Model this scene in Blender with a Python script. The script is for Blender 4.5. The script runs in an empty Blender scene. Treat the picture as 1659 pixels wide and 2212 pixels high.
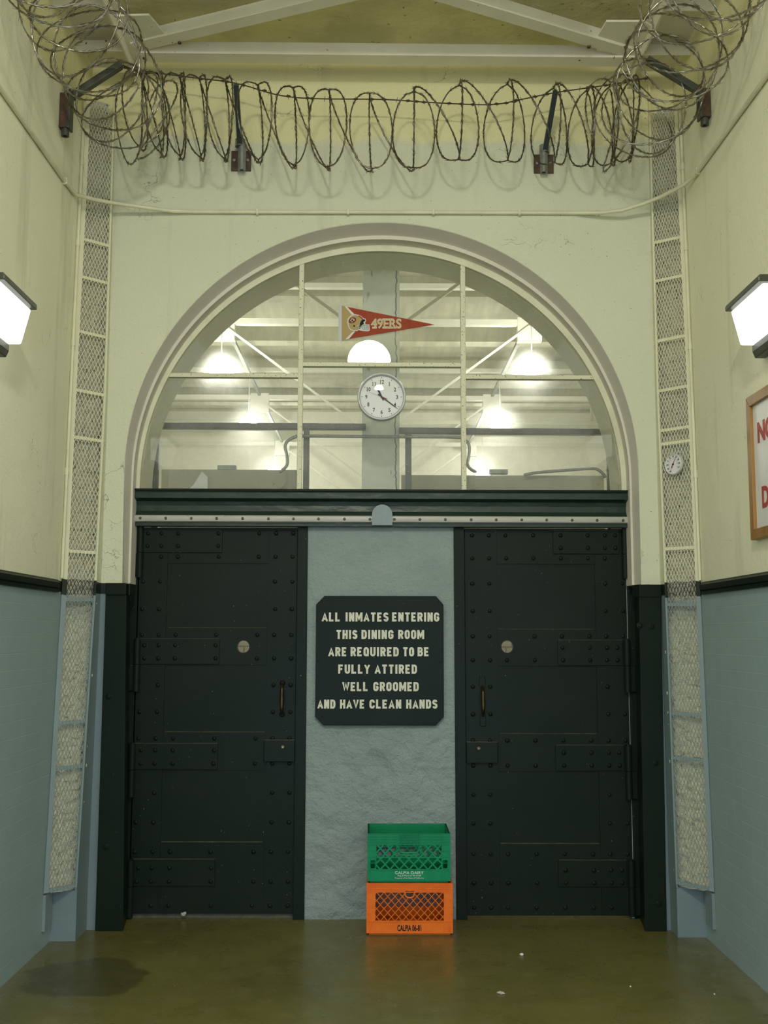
import bpy, bmesh, math, random
from mathutils import Vector, Matrix, noise
random.seed(7)
S = bpy.context.scene
COL = S.collection
PI = math.pi

# ------------------------------------------------------------------ camera, light, exposure
CX, CY, F, EYE = 829.5, 1106.0, 2297.8, 1.64
PITCH, YAW, ROLL = 0.1155, 0.00799, 0.00268
fw = Vector((math.sin(YAW)*math.cos(PITCH), math.cos(YAW)*math.cos(PITCH), math.sin(PITCH)))
r0 = Vector((math.cos(YAW), -math.sin(YAW), 0.0)); u0 = r0.cross(fw)
RT = r0*math.cos(ROLL) + u0*math.sin(ROLL)
UP = u0*math.cos(ROLL) - r0*math.sin(ROLL)
cam_data = bpy.data.cameras.new('camera')
cam = bpy.data.objects.new('camera', cam_data); COL.objects.link(cam)
cam.matrix_world = Matrix(((RT.x, UP.x, -fw.x, 0), (RT.y, UP.y, -fw.y, 0), (RT.z, UP.z, -fw.z, EYE), (0, 0, 0, 1)))
cam_data.sensor_fit = 'VERTICAL'; cam_data.sensor_height = 44.0; cam_data.lens = 44.0*F/2212.0
cam_data.clip_start = 0.05; cam_data.clip_end = 200
S.camera = cam
S.view_settings.view_transform = 'Standard'; S.view_settings.look = 'None'
S.view_settings.gamma = 1.0; S.view_settings.use_curve_mapping = False
S.view_settings.exposure = 0.0
try:
    S.cycles.sample_clamp_indirect = 4.0
    S.cycles.max_bounces = 10; S.cycles.transparent_max_bounces = 12
    S.cycles.caustics_reflective = False
except Exception:
    pass
w = bpy.data.worlds.new('world'); S.world = w; w.use_nodes = True
# the passage opens behind the camera into a wide daylit cell house: its light arrives as soft sky light
w.node_tree.nodes['Background'].inputs[0].default_value = (0.97, 1.0, 0.90, 1)
w.node_tree.nodes['Background'].inputs[1].default_value = 1.30

L_PEND = 185.0     # opal pendant above the corridor
L_PACK = 2.3      # wall lanterns
L_HALL = 112.0      # pendants of the dining hall
day = bpy.data.lights.new('rear_daylight', 'AREA'); day.shape = 'RECTANGLE'  # area light standing in for bluish daylight from behind; no doorway is built
day.size = 3.0; day.size_y = 1.5; day.energy = 85; day.color = (0.28, 0.52, 1.0)
dayo = bpy.data.objects.new('rear_daylight', day); COL.objects.link(dayo)
dayo.location = (0.05, -4.05, 0.80); dayo.rotation_euler = (PI/2, 0, 0)

def ray(px, py):
    return RT*((px-CX)/F) - UP*((py-CY)/F) + fw
def at(px, py, Y):            # the point of the photo on an upright plane Y
    d = ray(px, py); return Vector((0, 0, EYE)) + d*(Y/d.y)
def atx(px, py, X):
    d = ray(px, py); return Vector((0, 0, EYE)) + d*(X/d.x)
def atz(px, py, Z):
    d = ray(px, py); return Vector((0, 0, EYE)) + d*((Z-EYE)/d.z)

# ------------------------------------------------------------------ mesh helpers
class MB:
    def __init__(s): s.bm = bmesh.new()
    def hexa(s, p):           # 8 points, bottom ring then top ring
        v = [s.bm.verts.new(q) for q in p]
        for f in ((3,2,1,0),(4,5,6,7),(0,1,5,4),(1,2,6,5),(2,3,7,6),(3,0,4,7)):
            s.bm.faces.new([v[i] for i in f])
        return v
    def box(s, x0, x1, y0, y1, z0, z1):
        return s.hexa([(x0,y0,z0),(x1,y0,z0),(x1,y1,z0),(x0,y1,z0),(x0,y0,z1),(x1,y0,z1),(x1,y1,z1),(x0,y1,z1)])
    def bar(s, a, b, wd, th, up=(0,0,1)):
        a, b = Vector(a), Vector(b); d = (b-a).normalized(); up = Vector(up)
        n = d.cross(up)
        if n.length < 1e-5: n = d.cross(Vector((1,0,0)))
        n.normalize(); m = n.cross(d).normalized()
        n = n*wd/2; m = m*th/2
        return s.hexa([a-n-m, a+n-m, b+n-m, b-n-m, a-n+m, a+n+m, b+n+m, b-n+m])
    def prism(s, pts, off):   # planar polygon extruded by the vector off
        off = Vector(off)
        a = [s.bm.verts.new(p) for p in pts]; b = [s.bm.verts.new(Vector(p)+off) for p in pts]
        n = len(a)
        s.bm.faces.new(a[::-1]); s.bm.faces.new(b)
        for i in range(n): s.bm.faces.new((a[i], a[(i+1)%n], b[(i+1)%n], b[i]))
    def tube(s, pts, r, n=8, cap=True, closed=False):
        pts = [Vector(p) for p in pts]; rings = []; prev = None; m = len(pts)
        for i, p in enumerate(pts):
            if closed: t = pts[(i+1)%m]-pts[i-1]
            else: t = pts[min(i+1, m-1)]-pts[max(i-1, 0)]
            t.normalize()
            if prev is None:
                prev = t.cross(Vector((0,0,1)))
                if prev.length < 0.1: prev = t.cross(Vector((1,0,0)))
            prev = prev - t*prev.dot(t); prev.normalize(); q = t.cross(prev)
            rr = r[i] if isinstance(r, (list, tuple)) else r
            rings.append([s.bm.verts.new(p+(prev*math.cos(2*PI*k/n)+q*math.sin(2*PI*k/n))*rr) for k in range(n)])
        for i in range(m if closed else m-1):
            A, B = rings[i], rings[(i+1)%m]
            for k in range(n): s.bm.faces.new((A[k], A[(k+1)%n], B[(k+1)%n], B[k]))
        if cap and not closed:
            s.bm.faces.new(rings[0][::-1]); s.bm.faces.new(rings[-1])
    def lathe(s, prof, M=None, n=32, arc=2*PI):   # profile of (radius, height) about local z
        M = M or Matrix.Identity(4); rings = []
        for r, z in prof:
            if r < 1e-6: rings.append([s.bm.verts.new(M @ Vector((0,0,z)))])
            else: rings.append([s.bm.verts.new(M @ Vector((r*math.cos(2*PI*k/n), r*math.sin(2*PI*k/n), z))) for k in range(n)])
        for A, B in zip(rings, rings[1:]):
            for k in range(n):
                k2 = (k+1) % n
                if len(A) == 1 and len(B) == 1: continue
                if len(A) == 1: s.bm.faces.new((A[0], B[k2], B[k]))
                elif len(B) == 1: s.bm.faces.new((A[k], A[k2], B[0]))
                else: s.bm.faces.new((A[k], A[k2], B[k2], B[k]))
    def poly(s, pts): s.bm.faces.new([s.bm.verts.new(p) for p in pts])
    def mesh(s, me):
        s.bm.from_mesh(me)
    def xform(s, M):
        bmesh.ops.transform(s.bm, matrix=M, verts=s.bm.verts[:])
    def build(s, name, mat, parent=None, smooth=False, bevel=0, recalc=True):
        if recalc: bmesh.ops.recalc_face_normals(s.bm, faces=s.bm.faces[:])
        me = bpy.data.meshes.new(name); s.bm.to_mesh(me); s.bm.free()
        o = bpy.data.objects.new(name, me); COL.objects.link(o)
        if mat: me.materials.append(mat)
        if smooth:
            for p in me.polygons: p.use_smooth = True
            try: me.set_sharp_from_angle(angle=math.radians(40))
            except Exception: pass
        if bevel:
            b = o.modifiers.new('bevel', 'BEVEL'); b.width = bevel; b.segments = 2; b.limit_method = 'ANGLE'
        if parent: o.parent = parent
        return o

def tag(o, label=None, cat=None, group=None, kind=None):
    if label: o['label'] = label
    if cat: o['category'] = cat
    if group: o['group'] = group
    if kind: o['kind'] = kind
    return o
def empty(name, loc=(0,0,0)):
    o = bpy.data.objects.new(name, None); COL.objects.link(o); o.location = loc
    o.empty_display_size = 0.1
    return o
def hold(child, root):        # parent a world-space mesh to an empty that stands away from the origin
    child.parent = root; child.matrix_parent_inverse = Matrix.Translation(-root.location)
    return child
def struct(o, label, cat): return tag(o, label, cat, kind='structure')

def text_mesh(body, bold=0.0, depth=0.0):
    cu = bpy.data.curves.new('lettering', 'FONT'); cu.body = body; cu.size = 1.0
    cu.offset = bold; cu.extrude = depth; cu.resolution_u = 4
    o = bpy.data.objects.new('lettering', cu); COL.objects.link(o)
    dg = bpy.context.evaluated_depsgraph_get(); dg.update()
    me = bpy.data.meshes.new_from_object(o.evaluated_get(dg))
    bpy.data.objects.remove(o); bpy.data.curves.remove(cu)
    return me
def fit_text(mb, body, origin, right, up, wd, ht, bold=0.0, thick=0.002):
    """letters of body filling a box wd x ht at origin (lower left), raised along right x up"""
    me = text_mesh(body, bold, 0.5)
    xs = [v.co.x for v in me.vertices]; ys = [v.co.y for v in me.vertices]
    x0, x1, y0, y1 = min(xs), max(xs), min(ys), max(ys)
    right = Vector(right).normalized(); up = Vector(up).normalized(); n = right.cross(up)
    origin = Vector(origin)
    for v in me.vertices:
        v.co = origin + right*((v.co.x-x0)/(x1-x0)*wd) + up*((v.co.y-y0)/(y1-y0)*ht) + n*(v.co.z*thick)
    mb.mesh(me); bpy.data.meshes.remove(me)

# ------------------------------------------------------------------ materials
def new_mat(name):
    m = bpy.data.materials.new(name); m.use_nodes = True
    nt = m.node_tree; b = nt.nodes['Principled BSDF']
    return m, nt, b
def N(nt, t, **k):
    n = nt.nodes.new(t)
    for a, v in k.items():
        if a.startswith('i_'): n.inputs[a[2:].replace('_', ' ')].default_value = v
        else: setattr(n, a, v)
    return n
def mixc(nt, fac, a, b, mode='MIX'):
    n = nt.nodes.new('ShaderNodeMix'); n.data_type = 'RGBA'; n.blend_type = mode
    for sock, v in ((n.inputs[0], fac), (n.inputs[6], a), (n.inputs[7], b)):
        if hasattr(v, 'links'): nt.links.new(v, sock)
        elif isinstance(v, (int, float)): sock.default_value = v
        else: sock.default_value = (*v[:3], 1)
    return n.outputs[2]
def ramp(nt, src, p0, p1, v0=0.0, v1=1.0):
    n = nt.nodes.new('ShaderNodeMapRange'); n.clamp = True
    n.inputs[1].default_value = p0; n.inputs[2].default_value = p1
    n.inputs[3].default_value = v0; n.inputs[4].default_value = v1
    nt.links.new(src, n.inputs[0]); return n.outputs[0]
def mathn(nt, op, a, b=None):
    n = nt.nodes.new('ShaderNodeMath'); n.operation = op
    for i, v in enumerate((a, b)):
        if v is None: continue
        if hasattr(v, 'links'): nt.links.new(v, n.inputs[i])
        else: n.inputs[i].default_value = v
    return n.outputs[0]
def coord(nt, world=False):
    if world: return nt.nodes.new('ShaderNodeNewGeometry').outputs['Position']
    return nt.nodes.new('ShaderNodeTexCoord').outputs['Object']
def nz(nt, co, scale, detail=3.0, rough=0.5, stretch=None):
    if stretch:
        mp = nt.nodes.new('ShaderNodeMapping'); mp.inputs['Scale'].default_value = stretch
        nt.links.new(co, mp.inputs[0]); co = mp.outputs[0]
    n = nt.nodes.new('ShaderNodeTexNoise'); n.inputs['Scale'].default_value = scale
    n.inputs['Detail'].default_value = detail; n.inputs['Roughness'].default_value = rough
    nt.links.new(co, n.inputs['Vector']); return n.outputs[0]
def bump(nt, b, h, strength=0.2, dist=0.01, chain=None):
    n = nt.nodes.new('ShaderNodeBump'); n.inputs['Strength'].default_value = strength
    n.inputs['Distance'].default_value = dist; nt.links.new(h, n.inputs['Height'])
    if chain: nt.links.new(chain, n.inputs['Normal'])
    if b: nt.links.new(n.outputs[0], b.inputs['Normal'])
    return n.outputs[0]
def simple(name, col, rough=0.5, metal=0.0, col2=None, nscale=8.0, lo=0.4, hi=0.65, bscale=0, bstr=0.2, bdist=0.004,
           spec=0.5, specks=None, stretch=None):
    m, nt, b = new_mat(name); co = coord(nt, True)
    c = col
    if col2: c = mixc(nt, ramp(nt, nz(nt, co, nscale, 5, 0.6, stretch), lo, hi), col, col2)
    if specks: c = mixc(nt, ramp(nt, nz(nt, co, specks[1], 2), specks[2], specks[2]+0.04), c, specks[0])
    if hasattr(c, 'links'): nt.links.new(c, b.inputs['Base Color'])
    else: b.inputs['Base Color'].default_value = (*c, 1)
    b.inputs['Roughness'].default_value = rough; b.inputs['Metallic'].default_value = metal
    b.inputs['Specular IOR Level'].default_value = spec
    if bscale: bump(nt, b, nz(nt, co, bscale, 4, 0.6), bstr, bdist)
    return m

CREAM = (0.71, 0.715, 0.525); CREAM_Y = (0.82, 0.77, 0.43); BLUE = (0.20, 0.265, 0.275); BLACKG = (0.009, 0.016, 0.0105)
RAIL0, RAIL1 = 1.872, 1.935

def wall_paint(name, tiles=None, rough_lower=False):
    """plaster: cream above the dado line, a dark painted band, blue grey below"""
    m, nt, b = new_mat(name); co = coord(nt, True)
    sep = nt.nodes.new('ShaderNodeSeparateXYZ'); nt.links.new(co, sep.inputs[0]); z = sep.outputs[2]
    big = nz(nt, co, 1.1, 4, 0.6); mid = nz(nt, co, 6, 5, 0.65); fine = nz(nt, co, 70, 4, 0.65)
    zz = mathn(nt, 'ADD', z, mathn(nt, 'MULTIPLY', big, 0.35))
    up = ramp(nt, zz, 4.80, 4.84)
    cream = mixc(nt, ramp(nt, big, 0.35, 0.7), CREAM, tuple(k*0.95 for k in CREAM))
    cream = mixc(nt, up, cream, CREAM_Y)
    streak = nz(nt, co, 5, 4, 0.6, (1.0, 1.0, 0.12))
    cream = mixc(nt, ramp(nt, streak, 0.56, 0.80, 0, 0.45), cream, (0.33, 0.31, 0.22))
    # hairline cracks and flecks of dirt, patchy
    vo = nt.nodes.new('ShaderNodeTexVoronoi'); vo.feature = 'DISTANCE_TO_EDGE'; vo.inputs['Scale'].default_value = 3.2
    wob = nt.nodes.new('ShaderNodeTexNoise'); wob.inputs['Scale'].default_value = 9; wob.inputs['Detail'].default_value = 4
    nt.links.new(co, wob.inputs['Vector'])
    vadd = nt.nodes.new('ShaderNodeVectorMath'); vadd.operation = 'MULTIPLY_ADD'
    nt.links.new(wob.outputs['Color'], vadd.inputs[0]); vadd.inputs[1].default_value = (0.45, 0.45, 0.45); nt.links.new(co, vadd.inputs[2])
    nt.links.new(vadd.outputs[0], vo.inputs['Vector'])
    crack = mathn(nt, 'MULTIPLY', ramp(nt, vo.outputs[0], 0.0, 0.008, 1, 0), ramp(nt, nz(nt, co, 2.3, 3), 0.60, 0.66))
    fleck = ramp(nt, nz(nt, co, 75, 2), 0.735, 0.77)
    cream = mixc(nt, mathn(nt, 'MULTIPLY', crack, 0.55), cream, (0.14, 0.12, 0.08))
    cream = mixc(nt, mathn(nt, 'MULTIPLY', fleck, 0.7), cream, (0.10, 0.09, 0.06))
    blue = mixc(nt, ramp(nt, mid, 0.35, 0.7), BLUE, tuple(k*0.92 for k in BLUE))
    low_h = mathn(nt, 'MULTIPLY', fine, 0.16)
    if tiles:
        mp = nt.nodes.new('ShaderNodeCombineXYZ')
        nt.links.new(sep.outputs[1 if tiles == 'y' else 0], mp.inputs[0]); nt.links.new(z, mp.inputs[1])
        br = nt.nodes.new('ShaderNodeTexBrick'); nt.links.new(mp.outputs[0], br.inputs['Vector'])
        br.inputs['Scale'].default_value = 1.0; br.inputs['Brick Width'].default_value = 0.25; br.inputs['Row Height'].default_value = 0.0815
        br.inputs['Mortar Size'].default_value = 0.0022; br.inputs['Mortar Smooth'].default_value = 0.4
        blue = mixc(nt, mathn(nt, 'MULTIPLY', br.outputs['Fac'], 0.55), blue, tuple(k*1.30 for k in BLUE))
        low_h = mathn(nt, 'SUBTRACT', mathn(nt, 'MULTIPLY', fine, 0.15), br.outputs['Fac'])
    jit = mathn(nt, 'ADD', z, mathn(nt, 'MULTIPLY', mathn(nt, 'SUBTRACT', mid, 0.5), 0.02))
    band = ramp(nt, jit, RAIL0, RAIL0+0.002); top = ramp(nt, jit, RAIL1, RAIL1+0.002)
    c = mixc(nt, band, blue, BLACKG); c = mixc(nt, top, c, cream)
    nt.links.new(c, b.inputs['Base Color'])
    rg = ramp(nt, top, 0, 1, 0.40, 0.62); nt.links.new(rg, b.inputs['Roughness'])
    b.inputs['Specular IOR Level'].default_value = 0.35
    hi = mathn(nt, 'ADD', mathn(nt, 'MULTIPLY', fine, 0.50), mathn(nt, 'MULTIPLY', mid, 0.8))
    hi = mathn(nt, 'SUBTRACT', hi, mathn(nt, 'MULTIPLY', crack, 0.5))
    hmix = nt.nodes.new('ShaderNodeMix'); nt.links.new(top, hmix.inputs[0]); nt.links.new(low_h, hmix.inputs[2]); nt.links.new(hi, hmix.inputs[3])
    bump(nt, b, hmix.outputs[0], 0.75 if not tiles else 0.55, 0.011)
    return m

M = {}
M['front'] = wall_paint('plaster_front'); CREAM = (0.90, 0.89, 0.66); BLUE = (0.32, 0.425, 0.425); M['side'] = wall_paint('plaster_over_tile', 'y'); CREAM = (0.755, 0.745, 0.53); BLUE = (0.22, 0.29, 0.295)  # side walls: same paints coloured lighter to make up for weaker light there
M['cream'] = simple('cream_paint', CREAM, 0.5, col2=(0.66, 0.64, 0.45), nscale=6, bscale=40, bstr=0.15, bdist=0.003)
M['soffit'] = simple('grey_cream_paint', (0.70, 0.66, 0.54), 0.6, col2=(0.66, 0.62, 0.505), nscale=3, bscale=50, bstr=0.12, bdist=0.003)
M['rust_cream'] = simple('chipped_cream_paint', (0.72, 0.70, 0.49), 0.5, specks=((0.10, 0.085, 0.055), 95, 0.635), bscale=60, bstr=0.25, bdist=0.003)
M['white_steel'] = simple('white_painted_steel', (0.80, 0.77, 0.62), 0.42, col2=(0.74, 0.70, 0.55), nscale=4, specks=((0.10, 0.05, 0.02), 30, 0.74), bscale=14, bstr=0.15, bdist=0.006)
M['ceil'] = simple('stained_concrete', (0.68, 0.63, 0.35), 0.8, col2=(0.52, 0.48, 0.265), nscale=2.5, lo=0.38, hi=0.62, bscale=9, bstr=0.7, bdist=0.02, specks=((0.30, 0.27, 0.15), 22, 0.70))
def door_paint():
    m, nt, b = new_mat('black_green_enamel'); co = coord(nt, True)
    c = mixc(nt, ramp(nt, nz(nt, co, 3, 4), 0.4, 0.65), BLACKG, (0.011, 0.018, 0.012))
    c = mixc(nt, ramp(nt, nz(nt, co, 85, 1), 0.80, 0.82), c, (0.22, 0.21, 0.17))
    nt.links.new(c, b.inputs['Base Color'])
    b.inputs['Roughness'].default_value = 0.36; b.inputs['Specular IOR Level'].default_value = 0.10
    h = mathn(nt, 'ADD', nz(nt, co, 70, 4, 0.65, (0.5, 1, 1.3)), mathn(nt, 'MULTIPLY', nz(nt, co, 7, 3), 1.2))
    bump(nt, b, h, 0.20, 0.003); return m
M['door'] = door_paint()
M['ledge'] = simple('pale_green_edge', (0.10, 0.105, 0.06), 0.6, col2=(0.05, 0.055, 0.035), nscale=20)  # paler green for panel ledges, top edges and the threshold
def dented():
    m, nt, b = new_mat('dented_green_sheet'); co = coord(nt, True)
    b.inputs['Base Color'].default_value = (0.015, 0.031, 0.021, 1); b.inputs['Roughness'].default_value = 0.33; b.inputs['Specular IOR Level'].default_value = 0.32
    h = mathn(nt, 'ADD', nz(nt, co, 7, 3, 0.5, (1, 1, 2.0)), mathn(nt, 'MULTIPLY', nz(nt, co, 60, 3), 0.05))
    bump(nt, b, h, 0.22, 0.03); return m
M['dent'] = dented()
M['silver'] = simple('worn_white_strip', (0.46, 0.445, 0.385), 0.35, col2=(0.34, 0.325, 0.28), nscale=10, lo=0.5, hi=0.75, specks=((0.06, 0.05, 0.03), 70, 0.72), stretch=(0.3, 1, 1))
M['pillar'] = None
def pillar_paint():
    m, nt, b = new_mat('blue_grey_masonry_paint'); co = coord(nt, True)
    sep = nt.nodes.new('ShaderNodeSeparateXYZ'); nt.links.new(co, sep.inputs[0])
    c = mixc(nt, ramp(nt, nz(nt, co, 4, 5), 0.35, 0.7), (0.265, 0.33, 0.31), (0.235, 0.295, 0.28))
    c = mixc(nt, ramp(nt, nz(nt, co, 60, 1), 0.79, 0.80), c, (0.55, 0.5, 0.35))
    nt.links.new(c, b.inputs['Base Color']); b.inputs['Roughness'].default_value = 0.42
    rough_low = ramp(nt, sep.outputs[2], 1.0, 1.6, 1.0, 0.45)
    h = mathn(nt, 'ADD', mathn(nt, 'MULTIPLY', nz(nt, co, 30, 5, 0.7), 0.6), mathn(nt, 'MULTIPLY', mathn(nt, 'MULTIPLY', nz(nt, co, 8, 5, 0.6), 1.6), rough_low))
    bump(nt, b, h, 0.95, 0.018); return m
M['pillar'] = pillar_paint()
M['blue'] = simple('blue_grey_paint', BLUE, 0.42, col2=(0.185, 0.245, 0.25), nscale=6, bscale=30, bstr=0.15, bdist=0.003)
def rubble():
    m, nt, b = new_mat('rough_concrete_fill'); co = coord(nt, True)
    n1 = nz(nt, co, 45, 4, 0.7); n2 = nz(nt, co, 4, 3)
    sep = nt.nodes.new('ShaderNodeSeparateXYZ'); nt.links.new(co, sep.inputs[0])
    c = mixc(nt, ramp(nt, n2, 0.35, 0.65), (0.60, 0.58, 0.45), (0.52, 0.51, 0.42))
    c = mixc(nt, ramp(nt, n1, 0.33, 0.44, 1, 0), c, (0.10, 0.095, 0.07))
    low = ramp(nt, sep.outputs[2], 1.7, 1.8)
    c = mixc(nt, low, mixc(nt, ramp(nt, n1, 0.30, 0.44), (0.18, 0.17, 0.10), (0.80, 0.76, 0.55)), c)
    nt.links.new(c, b.inputs['Base Color']); b.inputs['Roughness'].default_value = 0.9
    bump(nt, b, n1, 0.8, 0.02); return m
M['rubble'] = rubble()
def floor_mat():
    m, nt, b = new_mat('polished_brown_concrete'); co = coord(nt, True)
    c = mixc(nt, ramp(nt, nz(nt, co, 1.3, 5, 0.6), 0.35, 0.68), (0.155, 0.145, 0.040), (0.110, 0.102, 0.029))
    c = mixc(nt, ramp(nt, nz(nt, co, 9, 5, 0.7), 0.5, 0.8), c, (0.17, 0.157, 0.075))
    # a dried spill with its own outline beside the left wall
    sub = nt.nodes.new('ShaderNodeVectorMath'); sub.operation = 'SUBTRACT'; nt.links.new(co, sub.inputs[0]); sub.inputs[1].default_value = (-1.40, 5.36, 0)
    ml = nt.nodes.new('ShaderNodeVectorMath'); ml.operation = 'MULTIPLY'; nt.links.new(sub.outputs[0], ml.inputs[0]); ml.inputs[1].default_value = (1.0, 1.05, 0)
    ln = nt.nodes.new('ShaderNodeVectorMath'); ln.operation = 'LENGTH'; nt.links.new(ml.outputs[0], ln.inputs[0])
    d = mathn(nt, 'ADD', ln.outputs[1], mathn(nt, 'MULTIPLY', nz(nt, co, 5, 4), 0.22))
    c = mixc(nt, ramp(nt, d, 0.40, 0.43, 0.55, 0), c, (0.040, 0.037, 0.020))
    # worn pale edge along the right wall
    sp = nt.nodes.new('ShaderNodeSeparateXYZ'); nt.links.new(co, sp.inputs[0])
    e = mathn(nt, 'ADD', sp.outputs[0], mathn(nt, 'MULTIPLY', nz(nt, co, 7, 5, 0.7), 0.5))
    c = mixc(nt, ramp(nt, e, 1.93, 2.0, 0, 0.6), c, (0.21, 0.20, 0.13))
    e2 = mathn(nt, 'SUBTRACT', mathn(nt, 'MULTIPLY', nz(nt, co, 7, 5, 0.7), 0.4), sp.outputs[0])
    c = mixc(nt, ramp(nt, e2, 1.84, 1.90, 0, 0.6), c, (0.18, 0.17, 0.10))
    c = mixc(nt, ramp(nt, nz(nt, co, 90, 1), 0.775, 0.785), c, (0.5, 0.48, 0.36))
    nt.links.new(c, b.inputs['Base Color'])
    rg = ramp(nt, nz(nt, co, 6, 4), 0.3, 0.75, 0.22, 0.42); nt.links.new(rg, b.inputs['Roughness'])
    bump(nt, b, nz(nt, co, 18, 4), 0.12, 0.004); return m
M['floor'] = floor_mat()
def mesh_paint():
    m, nt, b = new_mat('painted_expanded_steel'); co = coord(nt, True)
    sep = nt.nodes.new('ShaderNodeSeparateXYZ'); nt.links.new(co, sep.inputs[0])
    z = mathn(nt, 'ADD', sep.outputs[2], mathn(nt, 'MULTIPLY', nz(nt, co, 30, 2), 0.02))
    c = mixc(nt, ramp(nt, z, 1.868, 1.872), (0.24, 0.31, 0.315), BLACKG)
    c = mixc(nt, ramp(nt, z, 1.955, 1.959), c, (0.78, 0.76, 0.54))
    nt.links.new(c, b.inputs['Base Color']); b.inputs['Roughness'].default_value = 0.45; return m
M['mesh'] = mesh_paint()
M['wire'] = simple('galvanised_dusty_wire', (0.20, 0.185, 0.13), 0.42, 0.75, col2=(0.10, 0.085, 0.05), nscale=14, lo=0.35, hi=0.6)
M['wire_bright'] = simple('galvanised_wire', (0.34, 0.325, 0.27), 0.36, 0.85, col2=(0.16, 0.14, 0.09), nscale=9, lo=0.40, hi=0.62)
M['rustwire'] = simple('dark_rusty_wire', (0.060, 0.048, 0.028), 0.7, 0.2)
M['rust'] = simple('brown_primer_steel', (0.055, 0.028, 0.016), 0.5, col2=(0.10, 0.055, 0.03), nscale=25)
M['galv'] = simple('grey_galvanised_pipe', (0.27, 0.29, 0.26), 0.45, 0.4, col2=(0.18, 0.19, 0.165), nscale=14)
M['arm'] = simple('dark_blue_steel', (0.018, 0.034, 0.045), 0.35, 0.1, col2=(0.03, 0.04, 0.04), nscale=10)
M['armg'] = simple('grey_green_steel', (0.075, 0.080, 0.060), 0.45, 0.2, col2=(0.05, 0.055, 0.04), nscale=10)
M['white'] = simple('white_enamel', (0.78, 0.78, 0.74), 0.4)
M['paper'] = simple('white_face', (0.80, 0.80, 0.77), 0.5)
M['clockrim'] = simple('pale_grey_plastic', (0.66, 0.66, 0.64), 0.3)
M['ink'] = simple('black_ink', (0.012, 0.014, 0.012), 0.7, spec=0.2)
M['signtext'] = simple('cream_lettering', (0.74, 0.72, 0.58), 0.55, col2=(0.66, 0.64, 0.5), nscale=30)
M['red'] = simple('red_paint', (0.42, 0.035, 0.025), 0.5)
M['pred'] = simple('red_felt', (0.36, 0.060, 0.022), 0.85, col2=(0.30, 0.05, 0.02), nscale=40)
M['gold'] = simple('gold_felt', (0.45, 0.32, 0.13), 0.8)
M['goldl'] = simple('light_gold_felt', (0.60, 0.50, 0.28), 0.8)
M['lilac'] = simple('pale_lilac_tape', (0.56, 0.55, 0.56), 0.6)
M['feltwhite'] = simple('white_felt', (0.72, 0.71, 0.66), 0.8)
M['orange'] = simple('orange_plastic', (0.86, 0.185, 0.016), 0.42, col2=(0.78, 0.16, 0.014), nscale=12, bscale=60, bstr=0.06, spec=0.25)
M['green'] = simple('green_plastic', (0.005, 0.245, 0.105), 0.40, col2=(0.004, 0.215, 0.09), nscale=12, bscale=60, bstr=0.06, spec=0.22)
M['wood'] = simple('varnished_oak', (0.34, 0.175, 0.045), 0.4, col2=(0.27, 0.13, 0.03), nscale=18, stretch=(1, 1, 0.1))
M['board'] = simple('white_sign_board', (0.76, 0.76, 0.74), 0.35)
M['bronze'] = simple('dark_bronze_housing', (0.045, 0.05, 0.035), 0.4, 0.3, col2=(0.10, 0.11, 0.08), nscale=25, lo=0.55, hi=0.75)
M['brass'] = simple('worn_brass', (0.10, 0.065, 0.025), 0.35, 0.8, col2=(0.05, 0.032, 0.015), nscale=20)
M['chrome'] = simple('bright_metal', (0.7, 0.7, 0.68), 0.2, 1.0)
M['railsteel'] = simple('grey_green_frame_steel', (0.012, 0.018, 0.015), 0.4, col2=(0.02, 0.026, 0.022), nscale=12)
M['hallsteel'] = simple('pale_hall_steel', (0.70, 0.71, 0.62), 0.5)
M['hallwall'] = simple('pale_hall_plaster', (0.72, 0.71, 0.57), 0.7, col2=(0.66, 0.65, 0.52), nscale=2)
def hall_ceiling():
    m, nt, b = new_mat('boarded_hall_ceiling'); co = coord(nt, True)
    board = nz(nt, co, 3.0, 3, 0.6, (3.0, 0.12, 1)); mid = nz(nt, co, 1.2, 4, 0.6)
    c = mixc(nt, ramp(nt, board, 0.35, 0.65), (0.56, 0.56, 0.44), (0.45, 0.455, 0.365))
    c = mixc(nt, ramp(nt, mid, 0.52, 0.72, 0, 0.6), c, (0.22, 0.22, 0.18))
    nt.links.new(c, b.inputs['Base Color']); b.inputs['Roughness'].default_value = 0.7
    bump(nt, b, board, 0.4, 0.02); return m
M['hallceil'] = hall_ceiling()
M['beige'] = simple('beige_partition_paint', (0.42, 0.40, 0.28), 0.6, col2=(0.38, 0.36, 0.25), nscale=5, specks=((0.09, 0.08, 0.06), 40, 0.74))
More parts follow.
